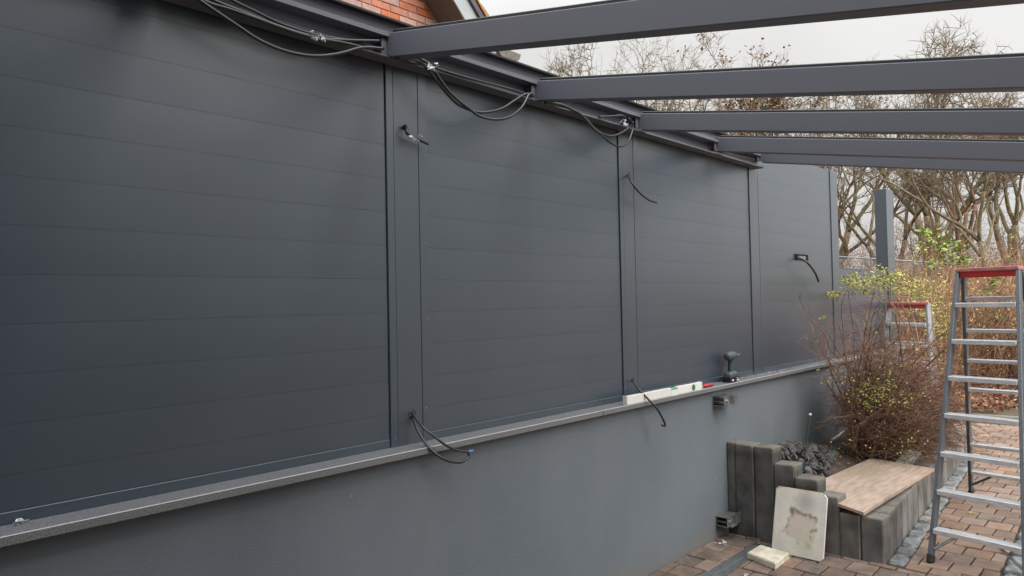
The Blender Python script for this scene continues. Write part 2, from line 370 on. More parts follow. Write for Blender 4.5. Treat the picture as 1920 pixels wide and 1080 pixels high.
m_railg = mat('pale_ladder_rail', (.36, .38, .40), (.25, .27, .29), rough=.4, metal=.5, scale=9)
m_red = mat('red_plastic', (.52, .035, .03), (.42, .03, .03), rough=.42, scale=10)
m_redl = mat('faded_red_top', (.62, .26, .24), (.5, .16, .15), rough=.5, scale=12)
m_rubber = mat('black_rubber', (.015, .015, .015), rough=.7)
m_cable = mat('black_cable', (.020, .020, .022), rough=.28, spec=.7)
m_cableg = mat('grey_cable', (.10, .10, .105), rough=.3, spec=.7)
m_tape = mat('clear_tape', (.80, .82, .86), (.55, .57, .62), rough=.25, scale=40)
m_blue = mat('blue_tip', (.08, .22, .6), rough=.4)
m_white = mat('white_paint', (.72, .72, .68), (.62, .62, .58), rough=.5, scale=20)
m_level = mat('cream_level_body', (.74, .74, .70), (.68, .68, .64), rough=.4, scale=8)
m_vial = mat('green_vial', (.05, .45, .12), rough=.15)
m_teal = mat('dark_teal_plastic', (.035, .055, .058), (.05, .07, .07), rough=.45, scale=15, bump=.1, bscale=300)
m_tealp = mat('grey_teal_plastic', (.06, .08, .082), (.045, .06, .062), rough=.4, scale=15)
m_hbrick = mat('orange_facing_brick', (.52, .175, .085), (.40, .13, .075), rough=.85, scale=14, bump=.4, bscale=60, objvar=.18)
m_hbrick2 = mat('pale_facing_brick', (.42, .26, .22), (.36, .20, .16), rough=.85, scale=14, bump=.4, bscale=60, objvar=.2)
m_mortar = mat('pale_mortar', (.40, .34, .28), (.32, .28, .24), rough=.95, scale=20, bump=.4)
m_taupe = mat('taupe_board', (.13, .115, .10), (.10, .09, .08), rough=.6, scale=5)
m_zinc = mat('pale_zinc_sheet', (.42, .45, .46), (.36, .39, .41), rough=.42, metal=.35, scale=5)
m_purple = mat('dark_flashing', (.085, .075, .085), (.06, .055, .065), rough=.5, scale=8)
m_tile = mat('orange_roof_tile', (.42, .22, .08), (.22, .12, .06), rough=.85, scale=25, bump=.5)
m_gutter = mat('aged_gutter', (.20, .175, .15), (.12, .11, .10), rough=.45, metal=.4, scale=30, bump=.2)
m_bark = mat('oak_bark', (.21, .175, .10), (.13, .11, .065), rough=.9, scale=4, bump=.8, bscale=14)
m_bark2 = mat('reddish_bark', (.27, .165, .10), (.11, .07, .045), rough=.9, scale=4, bump=.8, bscale=14)
m_twig = mat('brown_twigs', (.19, .145, .09), (.13, .10, .065), rough=.9, scale=1)
m_twigr = mat('red_brown_twigs', (.23, .125, .078), (.14, .078, .052), rough=.8, scale=3)
m_twigo = mat('orange_tan_stems', (.50, .29, .16), (.20, .11, .065), rough=.8, scale=2.5, stretch=(7, 7, .4), lo=.4, hi=.6)
m_deadleaf = mat('dead_leaves', (.30, .15, .07), (.16, .08, .045), rough=.8, scale=9)
m_litter = mat('fallen_leaves_mix', (.40, .21, .12), (.20, .10, .06), rough=.8, scale=16, lo=.4, hi=.6)
m_yg = mat('yellow_green_leaf', (.46, .44, .09), (.30, .31, .06), rough=.55, scale=25, lo=.42, hi=.58)
m_green = mat('fresh_green_leaf', (.15, .25, .05), (.30, .34, .07), rough=.5, scale=9)
m_dgreen = mat('dark_green_leaf', (.05, .09, .035), (.09, .13, .05), rough=.5, scale=9)
m_cane = mat('green_plant_stake', (.045, .10, .055), rough=.5)
m_teals = mat('teal_twine', (.03, .28, .32), rough=.7)
m_glass = mat('lamp_glass', (.52, .53, .46), (.36, .38, .33), rough=.15, scale=30)
m_leafo = mat('orange_leaf', (.55, .27, .12), rough=.7)

def dusty(t, co, col):
    n = t.nodes; l = t.links
    gm = n.new('ShaderNodeNewGeometry'); nz = n.new('ShaderNodeTexNoise'); nz.inputs['Scale'].default_value = 3.2; nz.inputs['Detail'].default_value = 9; nz.inputs['Roughness'].default_value = .7
    l.new(gm.outputs['Position'], nz.inputs['Vector'])
    r_ = n.new('ShaderNodeMapRange'); r_.inputs[1].default_value = .5; r_.inputs[2].default_value = .68; r_.inputs[4].default_value = .5; l.new(nz.outputs['Fac'], r_.inputs[0])
    x = n.new('ShaderNodeMix'); x.data_type = 'RGBA'; x.inputs[7].default_value = (.31, .24, .18, 1); l.new(r_.outputs[0], x.inputs[0]); l.new(col, x.inputs[6]); 
    n2 = n.new('ShaderNodeTexNoise'); n2.inputs['Scale'].default_value = 5; n2.inputs['Detail'].default_value = 7; l.new(gm.outputs['Position'], n2.inputs['Vector'])
    r2 = n.new('ShaderNodeMapRange'); r2.inputs[1].default_value = .56; r2.inputs[2].default_value = .7; r2.inputs[4].default_value = .45; l.new(n2.outputs['Fac'], r2.inputs[0])
    y = n.new('ShaderNodeMix'); y.data_type = 'RGBA'; y.inputs[7].default_value = (.085, .075, .05, 1); l.new(r2.outputs[0], y.inputs[0]); l.new(x.outputs[2], y.inputs[6]); return y.outputs[2]
m_brick = mat('clay_paver', (.27, .18, .128), (.195, .132, .10), rough=.85, scale=9, bump=.5, bscale=180, objvar=.24, extra=dusty)
m_brick_old = mat('worn_clay_paver', (.215, .142, .108), (.125, .092, .07), rough=.88, scale=10, bump=.6, bscale=140, objvar=.25, extra=dusty)
# ------------------------------------------------------------------ ground and terrain
g = MB(); S = 600
g.add([(-S, -S, -.07), (S, -S, -.07), (S, S, -.07), (-S, S, -.07)], [(0, 1, 2, 3)])
tag(put('ground', g.mesh('ground', m_ground)), kind='structure')
# ground beyond the path step, a little higher
g = MB(); nx, ny = 60, 50
for j in range(ny + 1):
    for i in range(nx + 1):
        x = 10.55 + (i / nx) ** 1.6 * 40; y = -8 + 34 * j / ny
        z = .10 + .05 * mnoise.noise(Vector((x * .5, y * .5, 0))) - (.3 if i == nx or j in (0, ny) else 0)
        if i == 0: z = .085
        g.v.append((x, y, z))
for j in range(ny):
    for i in range(nx):
        a = j * (nx + 1) + i; g.f.append((a, a + 1, a + nx + 2, a + nx + 1))
tag(put('garden_terrain', g.mesh('garden_terrain', m_ground, True)), kind='structure')

# ------------------------------------------------------------------ paving
def gap_rect(x0, x1, y0, y1, jt=.0045, jit=.0022):
    j = lambda: R.uniform(-jit, jit)
    return [(x0 + jt + j(), y0 + jt + j()), (x1 - jt + j(), y0 + jt + j()), (x1 - jt + j(), y1 - jt + j()), (x0 + jt + j(), y1 - jt + j())]
pav = MB(); pav.add([(1.0, -4.2, -.018), (10.55, -4.2, -.018), (10.55, .0, -.018), (1.0, .0, -.018)], [(0, 1, 2, 3)])
paving = tag(put('paving', pav.mesh('paving', m_joint)), kind='structure')
RX, BY = .1765, .1535
LE = lambda x: -1.088 + .0735 * (x - 4.75)       # path edge beside the cobbles
RE = lambda x: -1.525 + .048 * (x - 4.85)
masses = [MB(), MB()]; nb = 0
full = {}
def lay(poly_planes, xa, xb, ya, yb, m, old, parts=True):
    global nb
    k0 = math.floor((xa - 4.952) / RX); k1 = math.ceil((xb - 4.952) / RX)
    for k in range(k0, k1 + 1):
        x0 = 4.952 + k * RX; off = -1.21 if k % 2 == 0 else -1.2865
        i0 = math.floor((ya - off) / BY); i1 = math.ceil((yb - off) / BY)
        for i in range(i0, i1 + 1):
            y0 = off + i * BY
            rect = gap_rect(x0, x0 + RX, y0, y0 + BY)
            pl = clip(rect, poly_planes)
            if not pl: continue
            cx = sum(p[0] for p in pl) / len(pl); cy = sum(p[1] for p in pl) / len(pl)
            loc = [(p[0] - cx, p[1] - cy) for p in pl]
            dz = R.uniform(-.0035, .0035)
            near = parts and cx > 3.25 and nb < 300 and cy > -2.312 + .1 * cx - .12
            if near:
                nb += 1
                if len(pl) == 4 and abs((pl[1][0] - pl[0][0]) - (RX - .009)) < .006 and abs((pl[2][1] - pl[1][1]) - (BY - .009)) < .006:
                    key = (old, R.randrange(5))
                    if key not in full:
                        b = MB(); b.prism(loc, -.03, 0, .0045); full[key] = b.mesh('brick', m)
                    me = full[key]
                else:
                    b = MB(); b.prism(loc, -.03, 0, .0045); me = b.mesh('brick', m)
                put('brick', me, paving, (cx, cy, dz), (R.uniform(-.012, .012), R.uniform(-.012, .012), R.uniform(-.006, .006)))
            else:
                b = MB(); b.prism(pl, -.03, dz, .0045); masses[old].add(b.v, b.f)
W0 = -.006
# between wall and drain channel / between channel and the garden, in front of the palisades
lay([(0, 1, W0), (0, -1, .236), (1, 0, 4.63)], 1.3, 4.7, -.24, 0, m_brick_old, 1)
lay([(0, 1, -.345), (1, 0, 4.655), (0, -1, 4.1)], 1.3, 4.7, -4.1, -.34, m_brick_old, 1)
lay([(-1, 0, -4.664), (.0735, -1, .0735 * 4.75 + 1.088), (-.0735, 1, -1.088 - .0735 * 4.75)][0:1] + [(-.0735, 1, -1.088 - .0735 * 4.75), (.048, -1, .048 * 4.85 + 1.525), (1, 0, 8.35)], 4.66, 8.4, -1.7, -.7, m_brick, 0)
lay([(-1, 0, -8.354), (1, 0, 10.5), (0, 1, -.25), (0, -1, 1.75)], 8.3, 10.55, -1.8, -.2, m_brick, 0)
lay([(-1, 0, -4.664), (.048, 1, 0)][0:1] + [(-.048, 1, -.048 * 4.85 - 1.68), (1, 0, 8.35), (0, -1, 4.1)], 4.66, 8.4, -4.1, -1.3, m_brick, 0, parts=False)
lay([(-1, 0, -8.354), (1, 0, 10.5), (0, 1, -1.755), (0, -1, 4.1)], 8.3, 10.55, -4.1, -1.75, m_brick, 0, parts=False)
for q, mm_ in ((0, m_brick), (1, m_brick_old)):
    if masses[q].f: tag(put('outer_bricks', masses[q].mesh('outer_bricks', mm_), paving), kind='stuff')
# step edge at the far end of the path
s_ = MB(); s_.box((10.5, -4.2, -.05), (10.6, .0, .10), .01)
tag(put('kerb', s_.mesh('kerb', m_pal)), kind='structure')
# cobble edgings
def cobble(x0, x1, y0, y1):
    n = 9; cx = (x0 + x1) / 2; cy = (y0 + y1) / 2; ring = []
    for k in range(12):
        a = 2 * math.pi * (k + .5) / 12
        c, s = math.cos(a), math.sin(a)
        f = lambda v: math.copysign(abs(v) ** .38, v)
        ring.append(((x1 - x0) / 2 * f(c) * R.uniform(.88, 1.0), (y1 - y0) / 2 * f(s) * R.uniform(.88, 1.0)))
    b = MB(); nrg = len(ring); h = R.uniform(.006, .014)
    vs = [(p[0], p[1], -.05) for p in ring] + [(p[0], p[1], -.006) for p in ring] + [(p[0] * .84, p[1] * .80, h * .85 + R.uniform(-.003, .003)) for p in ring] + [(0, 0, h)]
    fs = []
    for L in range(2):
        for k in range(nrg): fs.append((L * nrg + k, L * nrg + (k + 1) % nrg, (L + 1) * nrg + (k + 1) % nrg, (L + 1) * nrg + k))
    for k in range(nrg): fs.append((2 * nrg + k, 2 * nrg + (k + 1) % nrg, 3 * nrg))
    b.add(vs, fs); return b, cx, cy
ce = tag(put('cobble_edging', None), kind='structure')
x = 4.70
while x < 8.2:
    L = R.uniform(.17, .22)
    y1 = LE(x + L / 2) + .105; y0 = LE(x + L / 2) + .004
    b, cx, cy = cobble(x, x + L - .014, y0, y1)
    put('cobblestone', b.mesh('cobblestone', m_cobble, False), ce, (cx, cy, 0)); x += L
x = 4.75
while x < 8.3:
    L = R.uniform(.15, .2)
    for q in (0,):
        y1 = RE(x) - .004 ; y0 = y1 - .12
        b, cx, cy = cobble(x, x + L - .014, y0, y1)
        put('cobblestone', b.mesh('cobblestone', m_cobble, False), ce, (cx, cy, 0))
    x += L
jb = MB(); jb.add([(4.66, -1.10, -.014), (8.3, -.83, -.014), (8.3, -.70, -.014), (4.66, -.97, -.014)], [(0, 1, 2, 3)])
tag(put('edging_bed', jb.mesh('edging_bed', m_soil)), kind='structure')

# ------------------------------------------------------------------ drain channel
dr = thing('drain_channel', 'narrow steel drain channel with slotted grate set in the brick paving along the wall', 'drain', (3.4, -.29, 0))
b = MB(); b.box((1.6, -.344, -.03), (4.6, -.334, .001)); b.box((1.6, -.247, -.03), (4.6, -.237, .001)); part('frame', b, m_galv, dr)
b = MB(); b.box((1.6, -.334, -.06), (4.6, -.247, -.03)); part('trough', b, m_black, dr)
b = MB(); xx = 1.61
while xx < 4.59: b.box((xx, -.333, -.012), (xx + .0095, -.248, -.001)); xx += .019
b.box((1.61, -.293, -.013), (4.59, -.288, -.002)); o = part('grate', b, m_grate, dr); o['kind'] = 'stuff'

# ------------------------------------------------------------------ garden wall with granite sill
gw = thing('garden_wall', 'low grey rendered garden wall with granite coping, carrying the anthracite fence', 'wall', (3, 0, 0))
b = MB(); b.box((-3.0, 0, -.3), (9.15, .3, .988)); part('render', b, m_render, gw)
xs = [-3.0, .2, 3.15, 6.1, 9.2]
for a, c in zip(xs, xs[1:]):
    b = MB(); b.box((a + .003, -.05, .990), (c - .003, .34, 1.018), .0025); sill = part('sill', b, m_granite, gw)
b = MB(); b.bar((-3, -.0485, 1.0168), (9.2, -.0485, 1.0168), .0026, .0026, Vector((0, 1, 1)), .0005); part('edge_highlight', b, m_gedge, gw)  # thin pale strip painted as light catching the front edge

# ------------------------------------------------------------------ privacy fence
FY = .07
pf = thing('privacy_fence', 'tall anthracite aluminium privacy fence with horizontal boards and wide cover posts', 'fence', (3.6, FY, 1.018))
posts = [(.02, .255), (1.826, 2.045), (3.512, 3.713), (5.262, 5.465), (7.03, 7.222)]
tops = [2.79] * 5
def board_mesh(x0, x1, z0, z1):
    """one cladding board with a faint crown, so each catches the sky a little differently"""
    b = MB(); n = 4; t = R.uniform(-.0003, .0003); c = R.uniform(.0001, .0004)
    pr = [(FY + .02, z0), (FY + .0006 + t, z0), (FY + t * .8, z0 + .0003)]
    for k in range(1, n): 
        u = k / n; pr.append((FY - c * math.sin(math.pi * u) + t * (1 - 2 * u) * .8, z0 + (z1 - z0) * u))
    pr += [(FY - t * .8, z1 - .0003), (FY + .0006 - t, z1), (FY + .02, z1)]
    b.extrude(pr, 'x', x0, x1); return b
zj = [1.053, 1.1535] + [1.292 + .1385 * k for k in range(10)] + [2.6775, 2.79]
bays = [(-3.0, .02)] + [(posts[k][1], posts[k + 1][0]) for k in range(4)]
for bi, (x0, x1) in enumerate(bays):
    for z0, z1 in zip(zj, zj[1:]):
        o = part('board', board_mesh(x0 + .001, x1 - .001, z0 + .0001, z1 - .0001), m_panel, pf)
    b = MB(); b.box((x0, FY - .004, 1.0185), (x1, FY + .018, 1.052), .0015); part('bottom_rail', b, m_trim, pf)
b = MB(); b.box((-3, FY + .0205, 1.0185), (7.1, FY + .05, 2.785)); part('backing_sheet', b, m_seal, pf)  # unseen sheet added to keep light from leaking through the board gaps
for k, (x0, x1) in enumerate(posts):
    t = thing('x', None, None); bpy.data.objects.remove(t)
    b = MB(); b.box((x0 + .003, FY - .008, 1.0185), (x0 + .040, FY + .06, 2.795), .002); part('edge_trim', b, m_trim, pf)
    if k < 4:
        b = MB(); b.box((x0 + .0408, FY - .0065, 1.0185), (x1 - .0468, FY + .06, 2.795), .0015); part('cover_plate', b, m_trim, pf)
        b = MB(); b.box((x1 - .046, FY - .008, 1.0185), (x1, FY + .06, 2.795), .002); part('edge_trim', b, m_trim, pf)
    else:
        b = MB(); b.box((x0 + .0415, FY - .006, 1.0185), (x1, FY + .10, 2.80), .002); part('end_post', b, m_trim, pf)
def dot(name, px, py, y, r, m, parent, dep=.002):
    p = aty(px, py, y); b = MB(); b.tube([p, p + Vector((0, -dep, 0))], r, 10); return part(name, b, m, parent)
for px, py, yy in [(799, 764, FY - .008), (797, 771, FY - .008), (741, 822, FY - .008), (806, 807, FY - .004), (821, 808, FY - .004), (798, 455, FY - .008), (801, 598, FY - .008), (1494, 0, 0)]:
    if py: dot('screw', px, py, yy, .0035, m_galv, pf)
for px, py, r in [(760, 240, .013), (1178, 327, .013), (1186, 712, .012), (772, 776, .018)]:
    p = aty(px, py, FY - .0045)
    b = MB(); b.tube([p, p + Vector((0, -.0015, 0))], r, 16); part('hole_disc', b, m_black, pf)  # flat black disc on the face stands in for the hole's dark inside
    b = MB(); ring = []
    for a in range(17): ring.append(p + Vector((math.cos(a * math.pi / 8) * r * 1.03, -.002, math.sin(a * math.pi / 8) * r * 1.03)))
    b.tube(ring, .0016, 5); part('grommet', b, m_seal, pf)
# outlet box cut into the last bay
p0 = aty(1491, 478, FY); p1 = aty(1513, 488, FY)
b = MB(); b.box((p0.x, FY - .006, p1.z), (p1.x, FY - .002, p0.z + .004)); part('outlet_opening', b, m_black, pf)
b = MB()
zt, zb = p0.z + .004, p1.z
b.box((p0.x - .006, FY - .016, zb - .006), (p0.x + .012, FY - .001, zt + .006), .001); b.box((p1.x - .012, FY - .012, zb - .006), (p1.x + .006, FY - .001, zt + .006), .001)
b.box((p0.x + .012, FY - .010, zt), (p1.x - .012, FY - .001, zt + .006)); b.box((p0.x + .012, FY - .010, zb - .006), (p1.x - .012, FY - .001, zb))
part('outlet_frame', b, m_seal, pf)
b = MB(); b.box((p0.x + .06, FY - .009, zb + .008), (p1.x - .05, FY - .0062, zt - .01)); part('outlet_plate', b, m_galv, pf)

# lower fence run with a free-standing post
lf = thing('low_fence', 'low anthracite fence run beyond the tall fence, with one bare tall post', 'fence', (8.1, FY, 1.018))
zz = [1.053, 1.19, 1.33, 1.47, 1.61, 1.75, 1.868]
for z0, z1 in zip(zz, zz[1:]): part('board', board_mesh(7.224, 8.80, z0 + .0009, z1 - .0009), m_panel, lf)
b = MB(); b.box((7.224, FY - .004, 1.868), (8.76, FY + .05, 1.876), .0015); part('cap_rail', b, m_trim, lf)
b = MB(); b.box((7.224, FY + .0205, 1.0185), (8.80, FY + .045, 1.868)); part('backing_sheet', b, m_seal, lf)  # same added light-blocking sheet, hidden behind the low boards
b = MB(); b.box((8.80, FY - .012, 1.0185), (9.06, FY + .004, 2.80), .002); b.box((8.80, FY + .004, 1.0185), (9.04, FY + .115, 2.80), .002); part('post', b, m_trim, lf)

# ------------------------------------------------------------------ terrace roof frame
rf = thing('terrace_roof_frame', 'anthracite aluminium terrace roof frame of bare sloping rafters along the top of the fence', 'roof frame', (3.5, 0, 2.6))
XE = 5.38
b = MB()    # wall channel: bottom lip, recessed face, nose, sloped gutter face and back flange
b.extrude([(.062, 2.596), (-.012, 2.596), (-.012, 2.603), (.040, 2.603), (.040, 2.640), (.0385, 2.642), (.040, 2.644), (.040, 2.676),
           (-.022, 2.676), (-.022, 2.694), (-.016, 2.697), (.020, 2.704), (.034, 2.722), (.034, 2.752), (.028, 2.752), (.028, 2.757), (.062, 2.757)], 'x', -3.0, XE)
part('wall_channel', b, m_beam, rf)
b = MB(); b.box((-3, -.002, 2.7575), (XE, .064, 2.766)); part('rubber_seal', b, m_seal, rf)
raf = [(.88, .1865, 2.60), (1.79, .1865, 2.600), (2.70, .1865, 2.601), (3.63, .1865, 2.606), (4.61, .1865, 2.619), (5.30, .1865, 2.633)]
for X, s, z in raf:
    y0 = .036; y1 = -4.2; h = .098; wd = .062
    zf = lambda y: z + s * y
    b = MB(); yb = -.023
    vs = []
    for (y, xa) in ((yb, X), (y1, X)):
        vs += [(xa, y, zf(y)), (xa + wd, y, zf(y)), (xa + wd, y, zf(y) + h), (xa, y, zf(y) + h)]
    # chamfered section
    c = .003; prof = [(0, c), (c, 0), (wd - c, 0), (wd, c), (wd, h - c), (wd - c, h), (c, h), (0, h - c)]
    V = [(X + u, yb, zf(yb) + v) for u, v in prof] + [(X + u, y1, zf(y1) + v) for u, v in prof]
    n = len(prof); b.add(V, [(i, (i + 1) % n, n + (i + 1) % n, n + i) for i in range(n)] + [tuple(range(n)), tuple(range(n, 2 * n))])
    ro = part('rafter', b, m_beam, rf)
    b = MB()
    prof = [(.006, h), (.006, h + .009), (.012, h + .013), (wd - .012, h + .013), (wd - .006, h + .009), (wd - .006, h)]
    n = len(prof); V = [(X + u, yb - .01, zf(yb) + v) for u, v in prof] + [(X + u, y1, zf(y1) + v) for u, v in prof]
    b.add(V, [(i, (i + 1) % n, n + (i + 1) % n, n + i) for i in range(n)] + [tuple(range(n)), tuple(range(n, 2 * n))])
    L = rf.location; b.v = [(a - L.x, q - L.y, r - L.z) for a, q, r in b.v]
    ss = put('seal_strip', b.mesh('seal_strip', m_seal), ro)
    b = MB(); b.box((X - .004, -.0225, z + .004), (X - .0008, .034, z + .090)); b.box((X - .03, -.006, z + .004), (X - .0045, -.0025, z + .07))
    L = rf.location; b.v = [(a - L.x, q - L.y, r - L.z) for a, q, r in b.v]
    put('bracket', b.mesh('bracket', m_beam), ro)
# ------------------------------------------------------------------ cables
def cable(pts, y, label, r=.0064, tape=None, m=None, cat='cable', tip=None, group=None):
    P = []
    n = len(pts)
    for i, (px, py) in enumerate(pts):
        yy = y(i / (n - 1)) if callable(y) else y
        P.append(aty(px, py, yy))
    sp = smooth_path(P, 5); t = thing('cable', label, cat, P[0], group)
    b = MB(); b.tube(sp, r, 8); part('sheath', b, m or m_cable, t, True)
    if tape:
        px, py, k = tape; c = min(sp, key=lambda q: (q - aty(px, py, q.y)).length)
        b = MB(); rr = random.Random(k)
        for s in range(8):
            a = c + Vector((rr.uniform(-.026, .026), rr.uniform(-.012, -.004), rr.uniform(-.012, .012)))
            vs = [a + Vector((rr.uniform(-.022, .022), rr.uniform(-.008, .004), rr.uniform(-.016, .012))) for _ in range(4)]
            vs.append(sum(vs, Vector()) / 4 + Vector((0, -.008, 0)))
            b.add(vs, [(0, 1, 4), (1, 2, 4), (2, 3, 4), (3, 0, 4)])
        part('tape', b, m_tape, t)
    if tip:
        a, bb = sp[-1], aty(*tip, sp[-1].y); b = MB(); b.tube([a, a.lerp(bb, .4), bb], [r * .8, .006, .004], 8); part('plug', b, m_blue, t)
    return t
lipY = lambda u: -.028
cable([(300, -46), (340, -22), (373, 0), (404, 21), (446, 49), (482, 73), (521, 91), (560, 101.6), (599, 105), (638, 100), (670, 91), (690, 89), (719, 91.7)], -.045, 'lowest sagging black cable under the channel left of the first rafter')
cable([(345, -28), (399, 0), (456, 23), (495, 39), (534, 53), (573, 65), (612, 73), (664, 76), (711, 77)], -.03, 'upper black cable of the taped bundle left of the first rafter', tape=(597, 72, 3))
cable([(392, -28), (435, 0), (482, 23), (521, 42), (560, 56), (599, 67), (644, 74), (685, 84), (715, 92)], -.02, 'thin black cable starting highest in the bundle beside the brick gable', .0056)
cable([(330, -30), (386, 3), (430, 17), (482, 35), (521, 49.5), (560, 62.5), (600, 73), (638, 79), (690, 91)], -.034, 'black cable running just under the taped bundle left of the first rafter', .0056)
cable([(744, 108), (773, 112), (791, 119), (804, 133), (822, 156), (840, 178), (858, 195.5), (875.5, 204), (893, 210), (915.5, 210), (942, 203), (964, 189), (984, 177), (997, 177)], -.05, 'shallower of the two looping cables between first and second rafter', .0062)
cable([(778, 105.5), (793, 113), (809, 124), (824, 147), (840, 169), (858, 187), (880, 204), (900, 218), (929, 224), (955.5, 219), (975.5, 204), (985.5, 189), (991, 178), (998, 175.5)], -.06, 'deeper of the two looping cables between first and second rafter', .0062, tape=(813, 112, 8))
cable([(738, 105), (770, 116), (800, 122), (850, 138), (900, 152), (960, 168), (1000, 181)], -.016, 'straight cable lying along the channel lip between first and second rafter', .0056)
cable([(1021, 190), (1052, 196), (1072.6, 205), (1091, 216), (1109, 237), (1130, 255), (1145, 268), (1161, 275), (1176, 268), (1185, 247), (1186, 232), (1179, 221.5)], -.05, 'deep looping cable under the channel beside the third rafter', .0055)
cable([(1021, 193), (1045, 198), (1067, 204), (1096, 220), (1114, 240), (1130, 251), (1145, 255), (1161, 251), (1176, 242), (1183, 236), (1187, 229)], -.04, 'shallow looping cable under the channel beside the third rafter', .0055)
cable([(1124, 219), (1145, 218), (1164, 216.5), (1171, 220), (1172, 226), (1166, 231), (1163, 225)], -.02, 'short curled cable end sitting in the channel beside the third rafter', .0062, tape=(1168, 229, 5))
cable([(1342, 283), (1375, 291), (1400, 296), (1416, 299)], -.012, 'short straight cable in the channel between the two farthest rafters', .006)
bulge = lambda a, c: (lambda u: a + (c - a) * math.sin(min(1, u * 1.6) * math.pi / 2))
cable([(760, 243), (757, 237), (761, 236), (764, 241), (762, 248), (770, 255), (785, 262), (803, 270)], bulge(FY - .004, .03), 'short taped cable end poking out of the upper hole in the first wide post', .0062, tape=(776, 255, 4))
cable([(1178, 328), (1180, 334), (1186, 345), (1198, 360), (1215, 374), (1231, 380)], bulge(FY - .004, -.02), 'bare cable end hanging from the upper hole in the second wide post', .0058)
cable([(1186, 712), (1195, 727), (1215, 748), (1233, 768), (1245, 790), (1247, 799), (1241, 797)], bulge(FY - .004, -.11), 'cable hanging from the lower post hole across the spirit level', .0062)
cable([(773, 773), (781.5, 787), (796, 804), (815, 818.5), (833, 833), (852, 842.6), (866.7, 846.7), (878, 847)], bulge(FY - .004, -.10), 'cable with blue tip drooping over the coping from the lower post hole', .0052, tip=(887, 845))
cable([(774, 779), (780, 800), (793, 824), (807, 842.6), (826, 857), (844, 865), (863, 866.7), (874, 861), (879, 854), (878, 848)], bulge(FY - .004, -.10), 'deeper curving cable under the blue-tipped one over the coping', .0062)
cable([(1494, 484), (1504, 486), (1513, 492), (1521, 501), (1529, 513), (1535, 528)], bulge(FY - .01, -.03), 'curved cable hanging from the outlet box in the last fence bay', .0085)

# ------------------------------------------------------------------ palisades and bed
pw = thing('palisade_wall', 'stepped row of upright weathered concrete palisades edging the raised bed', 'palisade', (4.65, -.5, 0))
def palisade(cx, cy, wx, wy, h, m, rot=0.0):
    b = MB(); r = .008; n = 3
    prof = []; hx, hy = wx / 2 - .0012, wy / 2 - .0012
    ring = [(-hx + r, -hy), (hx - r, -hy), (hx, -hy + r), (hx, hy - r), (hx - r, hy), (-hx + r, hy), (-hx, hy - r), (-hx, -hy + r)]
    ring = [(a + R.uniform(-.001, .001), c + R.uniform(-.001, .001)) for a, c in ring]
    lv = [(-h - .05, 1.0), (-h * .5, 1.0), (-.010, 1.0), (-.003, .975), (0, .92)]
    vs = [];
    for z, k in lv:
        for a, c in ring: vs.append((a * k, c * k, z + (R.uniform(-.002, .002) if z > -.02 else 0)))
    q = len(ring); fs = []
    for L in range(len(lv) - 1):
        for i in range(q): fs.append((L * q + i, L * q + (i + 1) % q, (L + 1) * q + (i + 1) % q, (L + 1) * q + i))
    fs.append(tuple((len(lv) - 1) * q + i for i in range(q)))
    b.add(vs, fs)
    P = pw.location
    put('palisade', b.mesh('palisade', m), pw, (cx - P.x, cy - P.y, h), (R.uniform(-.006, .006), R.uniform(-.006, .006), rot))
ed = [0.0, -.058, -.19, -.325, -.463, -.613, -.735, -.857, -.985]
hh = [.612, .608, .606, .508, .438, .352, .262, .262]
for a, c, h, k in zip(ed, ed[1:], hh, range(8)):
    dx = R.uniform(-.008, .008) - (.02 if k in (3, 4) else 0) * 0
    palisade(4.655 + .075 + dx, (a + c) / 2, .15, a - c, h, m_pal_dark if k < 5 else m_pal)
x = 4.81; k = 0
ang = math.atan(.07)
while x < 8.15:
    L = .185; yy = -.985 + .07 * (x - 4.65) + .075 + R.uniform(-.003, .003)
    palisade(x + L / 2, yy, L, .15, .262 + R.uniform(-.007, .007), m_pal, ang); x += L; k += 1
# bed soil
g = MB(); nx, ny = 70, 26
for j in range(ny + 1):
    for i in range(nx + 1):
        x = 4.72 + 3.6 * i / nx; ya = -.985 + .07 * (x - 4.65) + .09; y = ya + (-.004 - ya) * j / ny
        v = j / ny
        z = .235 + .10 * v + .05 * math.exp(-((x - 5.6) / .6) ** 2 - ((y + .12) / .3) ** 2) + .03 * mnoise.noise(Vector((x * 3, y * 3, 1))) + .012 * mnoise.noise(Vector((x * 14, y * 14, 1)))
        if x < 5.1 and v < .5: z -= .03
        g.v.append((x, y, z if i < nx else -.05))
for j in range(ny):
    for i in range(nx):
        a = j * (nx + 1) + i; g.f.append((a, a + 1, a + nx + 2, a + nx + 1))
tag(put('soil', g.mesh('soil', m_soil, True)), kind='structure')
def soil_z(x, y):
    ya = -.985 + .07 * (x - 4.65) + .09; v = max(0, min(1, (y - ya) / (-.004 - ya)))
    return .235 + .10 * v + .05 * math.exp(-((x - 5.6) / .6) ** 2 - ((y + .12) / .3) ** 2)
